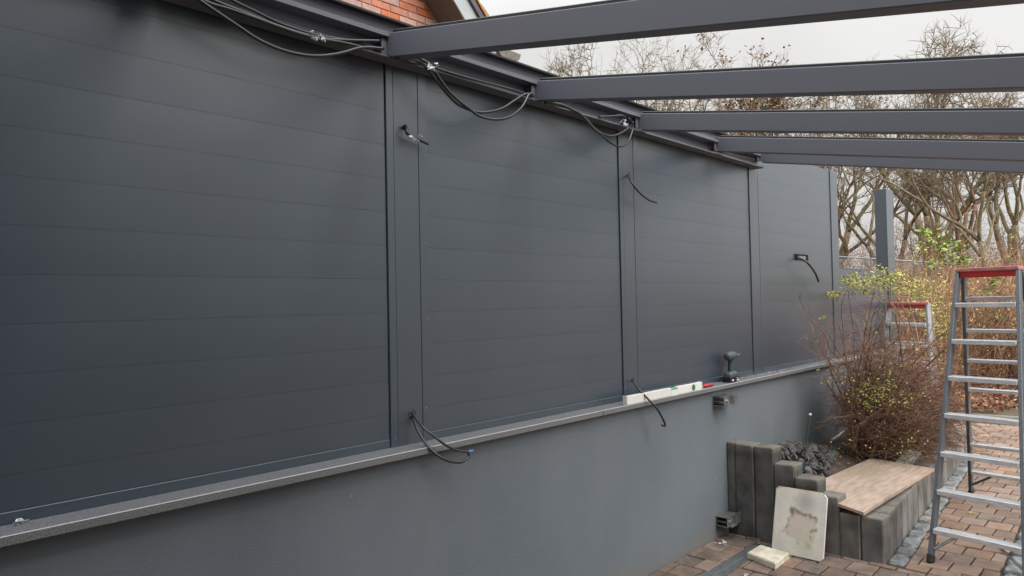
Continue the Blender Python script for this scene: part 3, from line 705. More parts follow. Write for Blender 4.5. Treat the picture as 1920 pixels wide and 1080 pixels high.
# stones heaped in the bed corner
sp_ = thing('stone_pile', 'heap of broken grey quarry stones against the wall behind the palisades', 'stones', (5.3, -.25, .3))
def rock(seed, flat=.48):
    rr = random.Random(seed); b = MB(); phi = (1 + 5 ** .5) / 2
    V = [Vector(v).normalized() for v in [(-1, phi, 0), (1, phi, 0), (-1, -phi, 0), (1, -phi, 0), (0, -1, phi), (0, 1, phi), (0, -1, -phi), (0, 1, -phi), (phi, 0, -1), (phi, 0, 1), (-phi, 0, -1), (-phi, 0, 1)]]
    V = [Vector((v.x * rr.uniform(.7, 1.2), v.y * rr.uniform(.6, 1.0), v.z * flat * rr.uniform(.7, 1.1))) for v in V]
    b.add(V, [(0, 11, 5), (0, 5, 1), (0, 1, 7), (0, 7, 10), (0, 10, 11), (1, 5, 9), (5, 11, 4), (11, 10, 2), (10, 7, 6), (7, 1, 8), (3, 9, 4), (3, 4, 2), (3, 2, 6), (3, 6, 8), (3, 8, 9), (4, 9, 5), (2, 4, 11), (6, 2, 10), (8, 6, 7), (9, 8, 1)])
    return b.mesh('stone', m_stone)
rocks = [rock(s) for s in range(8)]
rr = random.Random(5)
for k in range(270):
    u = rr.random() ** .8; x = 4.86 + 1.25 * u; yw = -.02 - .52 * (1 - .55 * u) * rr.random()
    hgt = .12 * max(0, 1 - abs(x - 5.35) / .7) * max(0, 1 - abs(yw + .13) / .4)
    s = rr.uniform(.018, .048); P = sp_.location
    z = soil_z(x, yw) + hgt * rr.random() ** .5 + .01
    put('stone', rocks[rr.randrange(8)], sp_, (x - P.x, min(yw, -.03) - P.y, z - P.z), (rr.uniform(0, 6), rr.uniform(0, 6), rr.uniform(0, 6)), s)
# plywood board lying over the bed
bo = [(5.115, -.452), (6.113, -.488), (6.102, -.948), (4.611, -.889), (4.634, -.758)]
corners = [Vector((4.615, -.892, .281)), Vector((6.09, -.945, .285)), Vector((6.11, -.50, .300)), Vector((5.00, -.452, .312)), Vector((4.66, -.70, .303))]
b = MB(); n = len(corners); t = .018
b.add([p for p in corners] + [p + Vector((0, 0, t)) for p in corners], [(i, (i + 1) % n, n + (i + 1) % n, n + i) for i in range(n)] + [tuple(range(n))[::-1], tuple(range(n, 2 * n))])
solo('plywood_board', b, m_ply, 'weathered plywood sheet lying flat across the raised bed edge', 'board', (4.615, -.892, .281))

# leaning slabs
def slab(cx0, zt, ya, yb, th, m, name, label, lean=.12, grp=None, cut=.018):
    o = thing(name, label, 'slab', (cx0, (ya + yb) / 2, 0), grp); bpy.data.objects.remove(o)
    b = MB(); h = zt; w = abs(yb - ya) / 2; c = cut
    prof = [(-w + c, 0), (w - c, 0), (w, c), (w, h - c), (w - c, h), (-w + c, h), (-w, h - c), (-w, c)]
    n = len(prof)
    b.add([(0, u, v) for u, v in prof] + [(th, u, v) for u, v in prof], [(i, (i + 1) % n, n + (i + 1) % n, n + i) for i in range(n)] + [tuple(range(n))[::-1], tuple(range(n, 2 * n))])
    o = put(name, b.mesh(name, m), None, (cx0, (ya + yb) / 2, .004), (0, lean, .0))
    return tag(o, label, 'slab', grp)
slab(4.455, .392, -.700, -.386, .018, m_slab, 'stone_slab', 'cream stone slab with brown square stain, leaning in front on the palisades', .27)
slab(4.480, .396, -.672, -.374, .018, m_cream, 'stone_slab', 'cream slab mostly hidden behind the stained one, leaning on the palisades', .255)
cs = [(4.236, -.325), (4.157, -.534), (4.386, -.525), (4.415, -.329)]
b = MB(); b.prism([(p[0], p[1]) for p in cs[::-1]], .004, .042, .007); 
solo('stone_block', b, m_cream, 'small flat cream stone block lying on the bricks by the drain', 'stone', (4.3, -.43, 0))

# ------------------------------------------------------------------ wall brackets
def bracket(x0, zc, label, m):
    t = thing('wall_bracket', label, 'bracket', (x0, 0, zc), 'steel brackets bolted to the rendered wall')
    b = MB(); L = .15; h = .033; d = .085; th = .005
    b.box((x0, -d, zc + h - th), (x0 + L, -.0006, zc + h)); b.box((x0, -d, zc - h), (x0 + L, -.0006, zc - h + th))
    b.box((x0, -d, zc - h + th), (x0 + L, -d + th, zc + h - th)); b.box((x0, -.0056, zc - h + th), (x0 + L, -.0006, zc + h - th))
    b.box((x0 + .002, -d + th, zc - .003), (x0 + L - .002, -.0056, zc + .003)); part('channel', b, m, t)
    b = MB(); b.box((x0 + .01, -d - .028, zc - .027), (x0 + .09, -d - .0006, zc - .021)); b.box((x0 + .084, -d - .028, zc - .0209), (x0 + .09, -d - .0006, zc + .03)); b.box((x0 + L - .035, -d - .004, zc - .035), (x0 + L + .05, -d - .0006, zc + .037)); part('clip_plate', b, m, t)
    for p_, q_, rr_, sd_ in (((x0 + .03, -d - .0006), -d - .014, .014, 6), ((x0 + .11, -d - .0006), -d - .014, .011, 6)):
        b = MB(); b.tube([(p_[0], p_[1], zc), (p_[0], q_, zc)], rr_, sd_); part('bolt', b, m_galv, t)
bracket(4.47, .915, 'galvanised steel bracket on the wall just under the coping near the drill', m_galv)
bracket(4.47, .115, 'greenish steel bracket low on the wall beside the palisades', m_galvd)
# ------------------------------------------------------------------ tools on the sill
lv = thing('spirit_level', 'long cream spirit level with green vials lying on the granite coping', 'spirit level', (3.38, -.03, 1.018))
b = MB(); b.box((3.385, -.047, 1.0187), (3.86, -.022, 1.066), .002); b.box((3.935, -.047, 1.0187), (4.235, -.022, 1.066), .002); b.box((3.86, -.047, 1.0187), (3.935, -.022, 1.050)); part('body', b, m_level, lv)
b = MB(); b.box((3.378, -.049, 1.0186), (3.385, -.020, 1.068), .001); b.box((4.235, -.049, 1.0186), (4.242, -.020, 1.068), .001); part('end_cap', b, m_white, lv)
b = MB(); b.tube([(3.868, -.034, 1.058), (3.927, -.034, 1.058)], .0075, 10); part('vial', b, m_vial, lv)
b = MB(); b.tube([(4.13, -.0475, 1.043), (4.13, -.050, 1.043)], .019, 18); part('vial_housing', b, m_rail, lv)
b = MB(); b.tube([(4.13, -.0505, 1.058), (4.13, -.0505, 1.028)], .006, 10); part('vial', b, m_vial, lv)
sd = thing('screwdriver', 'small red-handled screwdriver lying on the coping past the spirit level', 'screwdriver', (4.38, -.02, 1.03))
b = MB(); b.tube([(4.315, -.018, 1.030), (4.33, -.018, 1.031), (4.36, -.018, 1.031), (4.40, -.018, 1.031), (4.435, -.018, 1.031), (4.44, -.018, 1.031)], [.006, .011, .0115, .009, .0115, .007], 8); part('handle', b, m_red, sd, True)
b = MB(); b.tube([(4.26, -.016, 1.0225), (4.315, -.018, 1.030)], .0028, 6); part('shaft', b, m_galv, sd)
D = Vector((4.75, .0, 1.018))
dl = thing('cordless_drill', 'dark cordless impact driver standing on its battery on the coping', 'power drill', D)
b = MB(); b.box((D.x - .075, -.036, 1.0186), (D.x + .060, .034, 1.062), .007); part('battery', b, m_seal, dl)
b = MB(); b.box((D.x - .062, -.0375, 1.029), (D.x - .035, -.0362, 1.04)); b.box((D.x + .012, -.0375, 1.026), (D.x + .048, -.0362, 1.035)); b.box((D.x + .012, -.0375, 1.042), (D.x + .035, -.0362, 1.047)); part('label_marks', b, m_white, dl)
b = MB(); b.ell((D.x - .004, -.001, 1.066), .066, .036, .028, 16, 8, sq=.7); part('foot', b, m_tealp, dl, True)
b = MB()
for i in range(1): b.tube([(D.x - .005, 0, 1.075), (D.x - .004, 0, 1.10), (D.x - .001, 0, 1.135), (D.x + .002, 0, 1.165), (D.x + .006, 0, 1.185)], [.024, .019, .0185, .020, .026], 12)
part('handle', b, m_teal, dl, True)
b = MB(); b.tube([(D.x - .066, 0, 1.197), (D.x - .06, 0, 1.197), (D.x - .045, 0, 1.197), (D.x + .0, 0, 1.197), (D.x + .035, 0, 1.198), (D.x + .062, 0, 1.199), (D.x + .085, 0, 1.199), (D.x + .09, 0, 1.199)], [.014, .024, .030, .033, .031, .026, .014, .009], 14); part('housing', b, m_tealp, dl, True)
b = MB(); b.tube([(D.x + .09, 0, 1.199), (D.x + .15, 0, 1.201)], [.006, .0035], 8); part('bit', b, m_galv, dl)
b = MB(); b.box((D.x + .024, -.007, 1.147), (D.x + .036, .007, 1.172), .003); part('trigger', b, m_galv, dl)
# screws left at the near end of the sill, and a little foil debris
def bolt(px, py, z, label, grp):
    p = atz(px, py, z); t = thing('wall_screw', label, 'screw', p, grp)
    a = Vector((R.uniform(-1, 1), R.uniform(-1, 1), .1)).normalized()
    b = MB(); b.tube([p, p + a * .006], .0085, 8); b2 = MB(); b2.tube([p + a * .006, p + a * .032], .0028, 6)
    part('screw_head', b, m_white, t); part('shank', b2, m_galv, t)
bolt(31, 979, 1.024, 'left one of the pale screws lying on the near end of the coping', 'screws on the coping')
bolt(39, 977, 1.024, 'right one of the pale screws lying on the near end of the coping', 'screws on the coping')
b = MB(); rr = random.Random(3)
for k in range(150):
    p = atz(rr.uniform(1395, 1475), 0, 0) if 0 else Vector((rr.gauss(5.55, .28), rr.uniform(-.04, .05), 1.0195))
    b.leaf(p, rr.uniform(.006, .02), Vector((0, 0, 1)), .6)
solo('metal_shavings', b, m_galv, 'bright metal shavings scattered on the coping past the drill', 'debris', kind='stuff')
def crumb(px, py, z, label, m=m_tape, s=.018, name='foil_scrap'):
    p = atz(px, py, z); b = MB(); rr = random.Random(px)
    for k in range(9): b.leaf(p + Vector((rr.uniform(-s, s), rr.uniform(-s, s), rr.uniform(.002, s))), s * 1.6, None, .9)
    solo(name, b, m, label, 'scrap', p)
crumb(1354, 1020, 0, 'crumpled silver foil scrap on the bricks between wall and drain', s=.014)
crumb(1398, 1079, 0, 'crumpled foil scrap at the bottom photo edge beside the grate', s=.010)
def dead(px, py, z, label, s, m=m_leafo):
    p = atz(px, py, z + .006); b = MB(); rr = random.Random(int(px))
    for k in range(7):
        a = k * .9; b.add([p, p + Vector((math.cos(a), math.sin(a) * .8, rr.uniform(.05, .4))) * s, p + Vector((math.cos(a + .5), math.sin(a + .5) * .8, rr.uniform(.05, .5))) * s * .8], [(0, 1, 2)])
    solo('fallen_leaf', b, m, label, 'leaf', p)
dead(1893, 1036, 0, 'curled orange-brown leaf on the cobbles under the ladder step', .06)
dead(1738, 977, 0, 'pale orange leaf on the cobbles beside the palisades', .045)
dead(1424, 1019, 0, 'small reddish leaf caught on the drain grate', .025, m_deadleaf)
dead(1822, 962, 0, 'yellow-green leaf on the path bricks behind the ladder step', .035, m_yg)

# ------------------------------------------------------------------ ladders
def ladder(FL, FR, TL, TR, RL, RR, UL, UR, nst, label, rail, zs=None, zr=None):
    c = (Vector(FL) + Vector(FR) + Vector(RL) + Vector(RR)) / 4; c.z = 0
    t = thing('stepladder', label, 'stepladder', c, None)
    V = lambda p: Vector(p)
    side = (V(FL) - V(FR)).normalized()
    for a, q in ((FL, TL), (FR, TR)):
        a, q = V(a), V(q); b = MB(); b.bar(a + (q - a) * .012, q, .052, .022, side, .002)
        r_ = part('rail', b, rail, t)
        b = MB(); b.bar(a, a + (q - a) * .025, .058, .030, side, .004); part('rubber_foot', b, m_rubber, t)
    for a, q in ((RL, UL), (RR, UR)):
        a, q = V(a), V(q); b = MB(); b.bar(a + (q - a) * .012, q, .050, .022, side, .002)
        part('rail', b, rail, t)
        b = MB(); b.bar(a, a + (q - a) * .02, .056, .030, side, .004); part('rubber_foot', b, m_rubber, t)
    H = V(TL).z
    zs = zs or [H * (k + 1) / (nst + 1) for k in range(nst)]
    for fr in (0, 1):
        A, B, C_, D_ = (FL, TL, FR, TR) if fr == 0 else (RL, UL, RR, UR)
        A, B, C_, D_ = map(V, (A, B, C_, D_))
        n = (V(RL) - V(FL)); n.z = 0; n.normalize()
        for z in (zs if fr == 0 else (zr or zs)):
            p = A.lerp(B, z / B.z) - side * .011; q = C_.lerp(D_, z / D_.z) + side * .011
            b = MB(); dpt = .075 if fr == 0 else .055; hh_ = .028 if fr == 0 else .024
            d = (q - p).normalized(); up = Vector((0, 0, 1)); fw = up.cross(d).normalized()
            cc = (p + q) / 2; Ls = (q - p).length / 2
            b.obox(cc, d, fw, up, Ls, dpt / 2, hh_ / 2, .002)
            for k in range(5 if fr == 0 else 3):
                o_ = (k - (2 if fr == 0 else 1)) * .013; b.obox(cc + fw * o_ + up * (hh_ / 2 + .0012), d, fw, up, Ls - .002, .0028, .0012)
            part('step', b, m_alu, t)
            b = MB()
            for e_, sg in ((p, 1), (q, -1)):
                for dz in (.014, -.010):
                    x_ = e_ + side * .012 * sg - n * (.0265 if fr == 0 else -.0265) + Vector((0, 0, dz)); b.tube([x_ + n * .002, x_ - n * (.002 if fr == 0 else -.005)], .0055, 8)
            part('rivets', b, m_galv, t)
    # braces
    for A, B, q in ((FL, FR, 1), (FR, FL, 1), (RL, RR, -1), (RR, RL, -1)):
        A, B = V(A), V(B); Tt = V(TL) if q == 1 else V(UL); z = (zs if q == 1 else (zr or zs))[0]
        a = A.lerp(V(TL) if A == V(FL) else V(TR) if A == V(FR) else V(UL) if A == V(RL) else V(UR), .045)
        A2 = A.lerp(V(TL) if A == V(FL) else V(TR) if A == V(FR) else V(UL) if A == V(RL) else V(UR), z / H)
        B2 = B.lerp(V(TL) if B == V(FL) else V(TR) if B == V(FR) else V(UL) if B == V(RL) else V(UR), z / H)
        e_ = A2.lerp(B2, .27) + Vector((0, 0, -.015)); b = MB(); a = a + (B - A).normalized() * .012
        b.tube([a, a.lerp(e_, .1), e_], .009, 8); part('brace', b, m_galv if q == 1 else rail, t)
    # top
    b = MB(); a1, a2, b1, b2 = V(TL), V(TR), V(UL), V(UR)
    d = (a2 - a1).normalized(); n = (b1 - a1); n.z = 0; n.normalize(); up = Vector((0, 0, 1)); cc = (a1 + a2 + b1 + b2) / 4
    L_ = (a2 - a1).length / 2; dd = (b1 - a1).length / 2 + .035
    b.obox(cc + up * .012, d, n, up, L_ + .004, dd, .012, .003); part('top_step', b, m_redl, t)
    b = MB(); b.obox((a1 + a2) / 2 + up * -.022 - n * .012, d, n, up, L_ - .014, .012, .020, .002); part('top_crossbar', b, m_red, t)
    b = MB(); b.tube([b1 + up * -.03 - d * .035, b1 + up * -.02 + d * .01], .008, 8); part('hinge_pin', b, m_galv, t)
    return t
zs1 = [.178, .391, .606, .831, 1.058, 1.288, 1.525]
zr1 = [.19, .43, .66, .886, 1.111, 1.335, 1.565]
ladder((4.85, -1.185, 0), (4.77, -1.665, 0), (5.67, -1.222, 1.750), (5.61, -1.568, 1.750), (6.76, -1.05, 0), (6.69, -1.60, 0), (5.80, -1.226, 1.750), (5.74, -1.57, 1.750), 7,
       'large grey stepladder with red top and aluminium steps standing on the path', m_rail, zs1, zr1)
def at_g(px, dep): 
    p = atd(px, 555, dep); return p
# second ladder behind the shrub
tl = atd(1664, 573, 7.9); tr = atd(1740, 571, 7.45); hz = 1.50
tl.z = tr.z = hz; nn = Vector((.985, .17, 0)); dd_ = (tr - tl).normalized()
ladder(tl - nn * .42 - dd_ * .06 - Vector((0, 0, hz)), tr - nn * .42 + dd_ * .06 - Vector((0, 0, hz)), tl, tr,
       tl + nn * .75 - dd_ * .06 - Vector((0, 0, hz)), tr + nn * .75 + dd_ * .06 - Vector((0, 0, hz)), tl + nn * .12, tr + nn * .12, 6,
       'smaller pale stepladder with red top half hidden behind the brown shrub', m_railg)

# ------------------------------------------------------------------ things in the bed
p = Vector((5.2, -.31, .33)); q = Vector((5.2, -.372, .765))
st = thing('plant_stake', 'thin green plant stake with white knob standing in the stones', 'stake', p)
b = MB(); b.tube([p, q], .0045, 8); part('cane', b, m_cane, st); b = MB(); b.ell(q, .010, .010, .010); part('knob', b, m_white, st, True)
tw = MB(); rr = random.Random(2)
pts = [p + Vector((rr.uniform(-.05, .07), rr.uniform(-.06, .05), .03 + rr.uniform(0, .03))) for _ in range(9)]; tw.tube(smooth_path(pts, 5), .0022, 5)
solo('twine', tw, m_teals, 'loose teal twine tangled at the foot of the green stake', 'twine', p)
fl_c = atz(1702, 868, .30); t = thing('floodlight', 'small square garden floodlight lying in the bed at the far end of the plywood', 'lamp', fl_c)
Rm = Matrix.Rotation(-.25, 3, 'Z') @ Matrix.Rotation(-.5, 3, 'Y')
ax, ay, az = Rm @ Vector((1, 0, 0)), Rm @ Vector((0, 1, 0)), Rm @ Vector((0, 0, 1))
b = MB(); b.obox(fl_c + Vector((0, 0, .03)), ax, ay, az, .10, .062, .016, .006); part('housing', b, m_rail, t)
b = MB(); b.obox(fl_c + Vector((0, 0, .03)) + az * .0175, ax, ay, az, .082, .05, .002); part('glass', b, m_glass, t)
b = MB(); b.tube(smooth_path([fl_c + Vector((0, .06, .01)), fl_c + Vector((.05, .15, .05)), fl_c + Vector((-.05, .25, .03)), fl_c + Vector((0, .38, .0))], 6), .004, 6); part('lead', b, m_cableg, t)
b = MB(); b.tube(smooth_path([aty(1559, 825, -.06), aty(1572, 817, -.08), aty(1588, 803, -.1)], 5), .009, 8)
solo('hose_end', b, m_white, 'short white hose end poking out beside the wall behind the stones', 'hose')
b = MB(); fr_ = [(13.5, .0, .13), (11.8, -.24, .13), (11.65, -.66, .13), (13.3, -.52, .13)]
for a, c in zip(fr_, fr_[1:] + fr_[:1]): b.bar(a, c, .03, .02, Vector((0, 0, 1)), .003)
solo('metal_frame', b, m_alu, 'thin rectangular metal frame lying on the leaves behind the ladder', 'frame')

# ------------------------------------------------------------------ plants
def crooked(p, d, L, n, wob, up, rr):
    pts = [Vector(p)]; d = Vector(d).normalized()
    for k in range(n):
        d = (d + Vector((rr.gauss(0, wob), rr.gauss(0, wob), rr.gauss(0, wob) + up))).normalized(); pts.append(pts[-1] + d * (L / n))
    return pts, d
# the brown thorny shrub in the bed
rr = random.Random(21); base = Vector((6.35, -.43, .30))
sh = thing('barberry_shrub', 'bare brown thorny shrub with a few yellow-green leaves growing in the raised bed', 'shrub', base)
ms, ts, fine, lf_ = MB(), MB(), MB(), MB()
def inside(q):
    return q.y < -.015 or q.z > 1.03 and q.y < .05
for k in range(46):
    az_ = rr.uniform(0, 2 * math.pi); spread = rr.uniform(.05, .62)
    d = Vector((math.cos(az_) * spread, math.sin(az_) * spread * .6 - .05, 1))
    L = rr.uniform(.7, 1.35) if k < 26 else rr.uniform(.4, .8)
    p0 = base + Vector((rr.gauss(0, .10), rr.gauss(0, .06), 0))
    pts, dd = crooked(p0, d, L, 8, .12, -.015, rr)
    pts = [Vector((q.x, min(q.y, -.02 if q.z < 1.03 else .04), q.z)) for q in pts]
    r0 = rr.uniform(.005, .012)
    ms.tube(pts, [r0 * (1 - .75 * i / 8) for i in range(9)], 5)
    for j in range(16):
        i = rr.randrange(2, 8); q = pts[i].lerp(pts[i + 1], rr.random())
        d2 = (pts[i + 1] - pts[i]).normalized() + Vector((rr.gauss(0, .8), rr.gauss(0, .6), rr.gauss(.05, .5)))
        pt2, _ = crooked(q, d2, rr.uniform(.16, .42), 5, .24, -.03, rr)
        pt2 = [Vector((v.x, min(v.y, -.015 if v.z < 1.03 else .045), v.z)) for v in pt2]
        ts.tube(pt2, [.0028, .0025, .002, .0018, .0015, .001], 3, False)
        for h in range(3):
            a = pt2[rr.randrange(1, 5)]; c, _ = crooked(a, Vector((rr.gauss(0, 1), rr.gauss(0, 1), rr.gauss(.1, .7))), rr.uniform(.06, .2), 3, .3, 0, rr)
            fine.tube([Vector((v.x, min(v.y, -.015 if v.z < 1.03 else .045), v.z)) for v in c], [.0016, .0013, .001, .0008], 3, False)
# arching tangle low on the path side
for k in range(2500):
    a = base + Vector((rr.uniform(-.3, 1.25), rr.uniform(-.36, .16), rr.uniform(-.02, .95) * rr.uniform(.3, 1)))
    d = Vector((rr.gauss(.5, .7), rr.gauss(-.35, .6), rr.gauss(.1, .45)))
    c, _ = crooked(a, d, rr.uniform(.2, .55), 6, .2, -.09, rr)
    c = [Vector((v.x, min(v.y, -.02), max(v.z, .27))) for v in c]
    fine.tube(c, [.0028, .0026, .0022, .002, .0016, .0012, .0009], 3, False)
# long whips reaching out over the wall
for pxs in [[(1600, 700), (1575, 665), (1550, 620), (1515, 595), (1496, 580)], [(1600, 690), (1560, 660), (1545, 625), (1520, 600), (1500, 560), (1503, 550)], [(1590, 700), (1580, 610), (1578, 570), (1590, 540)],
            [(1605, 690), (1600, 620), (1592, 560), (1590, 545)], [(1640, 640), (1660, 590), (1670, 560), (1668, 520)], [(1610, 760), (1580, 720), (1560, 690), (1540, 650)], [(1625, 680), (1640, 620), (1650, 560)], [(1620, 650), (1630, 590), (1640, 540)]]:
    n = len(pxs); P = [atd(x_, y_, 5.75 - .35 * i / n) for i, (x_, y_) in enumerate(pxs)]; P = [Vector((v.x, min(v.y, -.02), v.z)) for v in P]
    P.insert(0, base + Vector((rr.gauss(0, .05), rr.gauss(0, .05), .3)))
    sp = smooth_path(P, 4); ts.tube(sp, [.005 * (1 - .7 * i / len(sp)) for i in range(len(sp))], 4)
    for q in sp[4::2]:
        c, _ = crooked(q, Vector((rr.gauss(0, 1), rr.gauss(0, 1), rr.gauss(.3, .6))), rr.uniform(.06, .16), 4, .25, 0, rr); fine.tube(c, .0011, 3, False)
def cluster(mb, px, py, dep, rad, n, size, rr_, squash=.7):
    c = atd(px, py, dep)
    for _ in range(n):
        v = Vector((rr_.gauss(0, 1), rr_.gauss(0, 1), rr_.gauss(0, squash))) * rad * .5
        q = c + v
        if q.x < 9.1: q.y = min(q.y, -.02 if q.z < 1.03 else .05)
        mb.leaf(q, size * rr_.uniform(.6, 1.3))
random.seed(5)
for px, py, r_, n in [(1638, 735, .15, 300), (1648, 718, .12, 140), (1628, 760, .06, 50), (1700, 745, .13, 60), (1715, 755, .1, 40), (1560, 700, .12, 24), (1553, 718, .05, 14), (1640, 790, .2, 30), (1660, 820, .2, 24), (1700, 840, .15, 24), (1716, 826, .12, 24), (1600, 820, .2, 16), (1545, 595, .02, 14), (1604, 800, .1, 10), (1680, 690, .15, 30), (1668, 700, .2, 26), (1720, 860, .1, 20), (1520, 640, .05, 8), (1650, 660, .2, 26)]:
    cluster(lf_, px, py, 5.35 + rr.uniform(-.2, .4), r_ * 1.15, int(n * .9), .018, rr)
o = part('main_stems', ms, m_bark2, sh); o['kind'] = 'stuff'; o = part('twigs', ts, m_twigr, sh); o['kind'] = 'stuff'
o = part('tangled_twigs', fine, m_twigr, sh); o['kind'] = 'stuff'; o = part('leaves', lf_, m_yg, sh); o['kind'] = 'stuff'

# yellow-green arching shrub behind
def stem_set(pxs, dep, r0, mb, rr_, ybase=None):
    for P in pxs:
        Q = [atd(x_, y_, dep + rr_.uniform(-.15, .15)) for x_, y_ in P]; sp = smooth_path(Q, 4); mb.tube(sp, [r0 * (1 - .7 * i / len(sp)) for i in range(len(sp))], 4)
rr = random.Random(31)
b0 = atd(1735, 800, 9.3); b0.z = .0
ys = thing('arching_shrub', 'arching shrub with pale yellow-green leaves reaching over the brown one', 'shrub', b0)
st_, lv_ = MB(), MB()
stem_set([[(1740, 820), (1745, 680), (1740, 600), (1735, 560)], [(1745, 820), (1760, 690), (1765, 620), (1760, 580)], [(1745, 820), (1750, 700), (1742, 640)]], 8.7, .010, st_, rr)
stem_set([[(1735, 800), (1715, 650), (1690, 570), (1640, 530), (1590, 528)], [(1735, 800), (1722, 640), (1700, 560), (1660, 520)], [(1728, 800), (1700, 620), (1660, 560), (1610, 548), (1560, 552)]], 6.55, .006, st_, rr)
for px, py, r_, n in [(1610, 533, .16, 110), (1630, 527, .16, 70), (1595, 530, .07, 30), (1565, 553, .08, 40), (1550, 552, .05, 18), (1600, 518, .07, 24), (1580, 523, .05, 20), (1625, 548, .05, 20), (1660, 518, .16, 120), (1675, 530, .2, 110), (1690, 525, .2, 70), (1655, 535, .2, 60), (1715, 540, .15, 60), (1735, 545, .22, 100), (1745, 575, .2, 90), (1755, 600, .2, 80), (1750, 630, .2, 70), (1765, 620, .15, 40), (1740, 660, .2, 50), (1760, 680, .2, 50), (1728, 470, .1, 20), (1775, 590, .1, 20), (1690, 560, .2, 30)]:
    cluster(lv_, px, py, (6.5 if px < 1690 else 8.6) + rr.uniform(-.2, .2), r_ * (.72 if px < 1690 else 1.2), int(n * 1.5) if px < 1690 else int(n * 1.7), .027 if px < 1690 else .036, rr)
o = part('stems', st_, m_twigo, ys); o['kind'] = 'stuff'; o = part('leaves', lv_, m_yg, ys); o['kind'] = 'stuff'
b0 = atd(1775, 780, 10.4); b0.z = .0
gs = thing('broadleaf_shrub', 'tall upright shrub with fresh green leaves at its stem tips, left of the ladder top', 'shrub', b0)
st_, lv_ = MB(), MB()
tips = [(1735, 432, 500), (1760, 450, 510), (1778, 460, 540), (1785, 455, 500), (1800, 470, 520), (1803, 465, 510), (1770, 500, 540), (1745, 470, 520)]
for (x_, y_, y2) in tips:
    stem_set([[(1770 + rr.uniform(-15, 15), 800), (x_ + rr.uniform(-6, 10), 640), (x_ + rr.uniform(-4, 4), y2), (x_, y_)]], 10.4, .012, st_, rr)
for px, py, r_, n in [(1733, 437, .12, 46), (1735, 447, .12, 30), (1756, 450, .12, 44), (1760, 462, .14, 34), (1778, 456, .16, 56), (1775, 470, .14, 44), (1768, 486, .12, 30), (1800, 462, .12, 24), (1798, 482, .2, 60), (1806, 488, .16, 40), (1795, 500, .12, 24), (1744, 455, .1, 20), (1722, 478, .12, 30), (1740, 490, .1, 16), (1752, 489, .1, 20), (1765, 505, .1, 16), (1865, 520, .1, 30), (1858, 542, .12, 30), (1866, 590, .1, 24)]:
    cluster(lv_, px, py, 10.4 + rr.uniform(-.25, .25), r_ * .8, int(n * .45), .085, rr, 1.3)
o = part('stems', st_, m_twigo, gs); o['kind'] = 'stuff'; o = part('leaves', lv_, m_green, gs); o['kind'] = 'stuff'
b0 = atd(1860, 700, 13.5); b0.z = .1
eb = thing('evergreen_bush', 'small dark green bush low behind the upper ladder steps', 'bush', b0)
lv_ = MB(); st_ = MB()
for _ in range(800):
    u, v = rr.gauss(0, .26), rr.gauss(0, .26); q = b0 + Vector((u, v, .1 + abs(rr.gauss(.18, .14)))); random.seed(rr.random()); lv_.leaf(q, .05)
for _ in range(14): c, _d = crooked(b0, Vector((rr.gauss(0, .6), rr.gauss(0, .6), 1)), .4, 4, .1, 0, rr); st_.tube(c, .008, 4)
o = part('stems', st_, m_bark2, eb); o['kind'] = 'stuff'; o = part('leaves', lv_, m_dgreen, eb); o['kind'] = 'stuff'
# thicket of orange-tan stems
th = MB(); rr = random.Random(41)
for k in range(1950):
    u = rr.random(); px = 1655 + 330 * u; dep = rr.uniform(11.0, 17.5)
    p = atd(px, 560, dep); p.z = .05
    if k >= 1250: p = Vector((rr.uniform(11.5, 16), rr.uniform(-7, -1.2), .05))
    if p.x < 9.4 and p.y > -.1: continue
    h = rr.uniform(1.0, 2.2) * (1.05 if dep > 13 else .85)
    c, d = crooked(p, Vector((rr.gauss(0, .24), rr.gauss(0, .24), 1)), h, 6, .12, .02, rr)
    r0 = rr.uniform(.004, .009); th.tube(c, [r0 * (1 - .75 * i / 6) for i in range(7)], 3, False)
    for j in range(9):
        q = c[rr.randrange(1, 7)]; e_, _ = crooked(q, Vector((rr.gauss(0, .7), rr.gauss(0, .7), .8)), rr.uniform(.2, .7), 3, .18, .02, rr); th.tube(e_, [.004, .003, .0022, .0015], 3, False)
tag(put('thicket', th.mesh('thicket', m_twigo)), 'dense thicket of orange-tan bare stems behind the ladders', 'thicket', kind='stuff')
th = MB()
for k in range(850):
    px = 1540 + 460 * rr.random(); dep = rr.uniform(18, 26); p = atd(px, 560, dep); p.z = .0
    h = rr.uniform(1.4, 4.2)
    c, d = crooked(p, Vector((rr.gauss(0, .25), rr.gauss(0, .25), 1)), h, 6, .14, .0, rr); th.tube(c, [.011 * (1 - .8 * i / 6) for i in range(7)], 3, False)
    for j in range(8):
        q = c[rr.randrange(1, 7)]; e_, _ = crooked(q, Vector((rr.gauss(0, 1), rr.gauss(0, 1), .7)), rr.uniform(.4, 1.2), 4, .22, .0, rr); th.tube(e_, [.0055, .0048, .004, .003, .002], 3, False)
tag(put('undergrowth', th.mesh('undergrowth', m_twigr)), 'brown bare undergrowth in front of the trees', 'undergrowth', kind='stuff')
th = MB(); rr = random.Random(43); lv_ = MB(); random.seed(43)
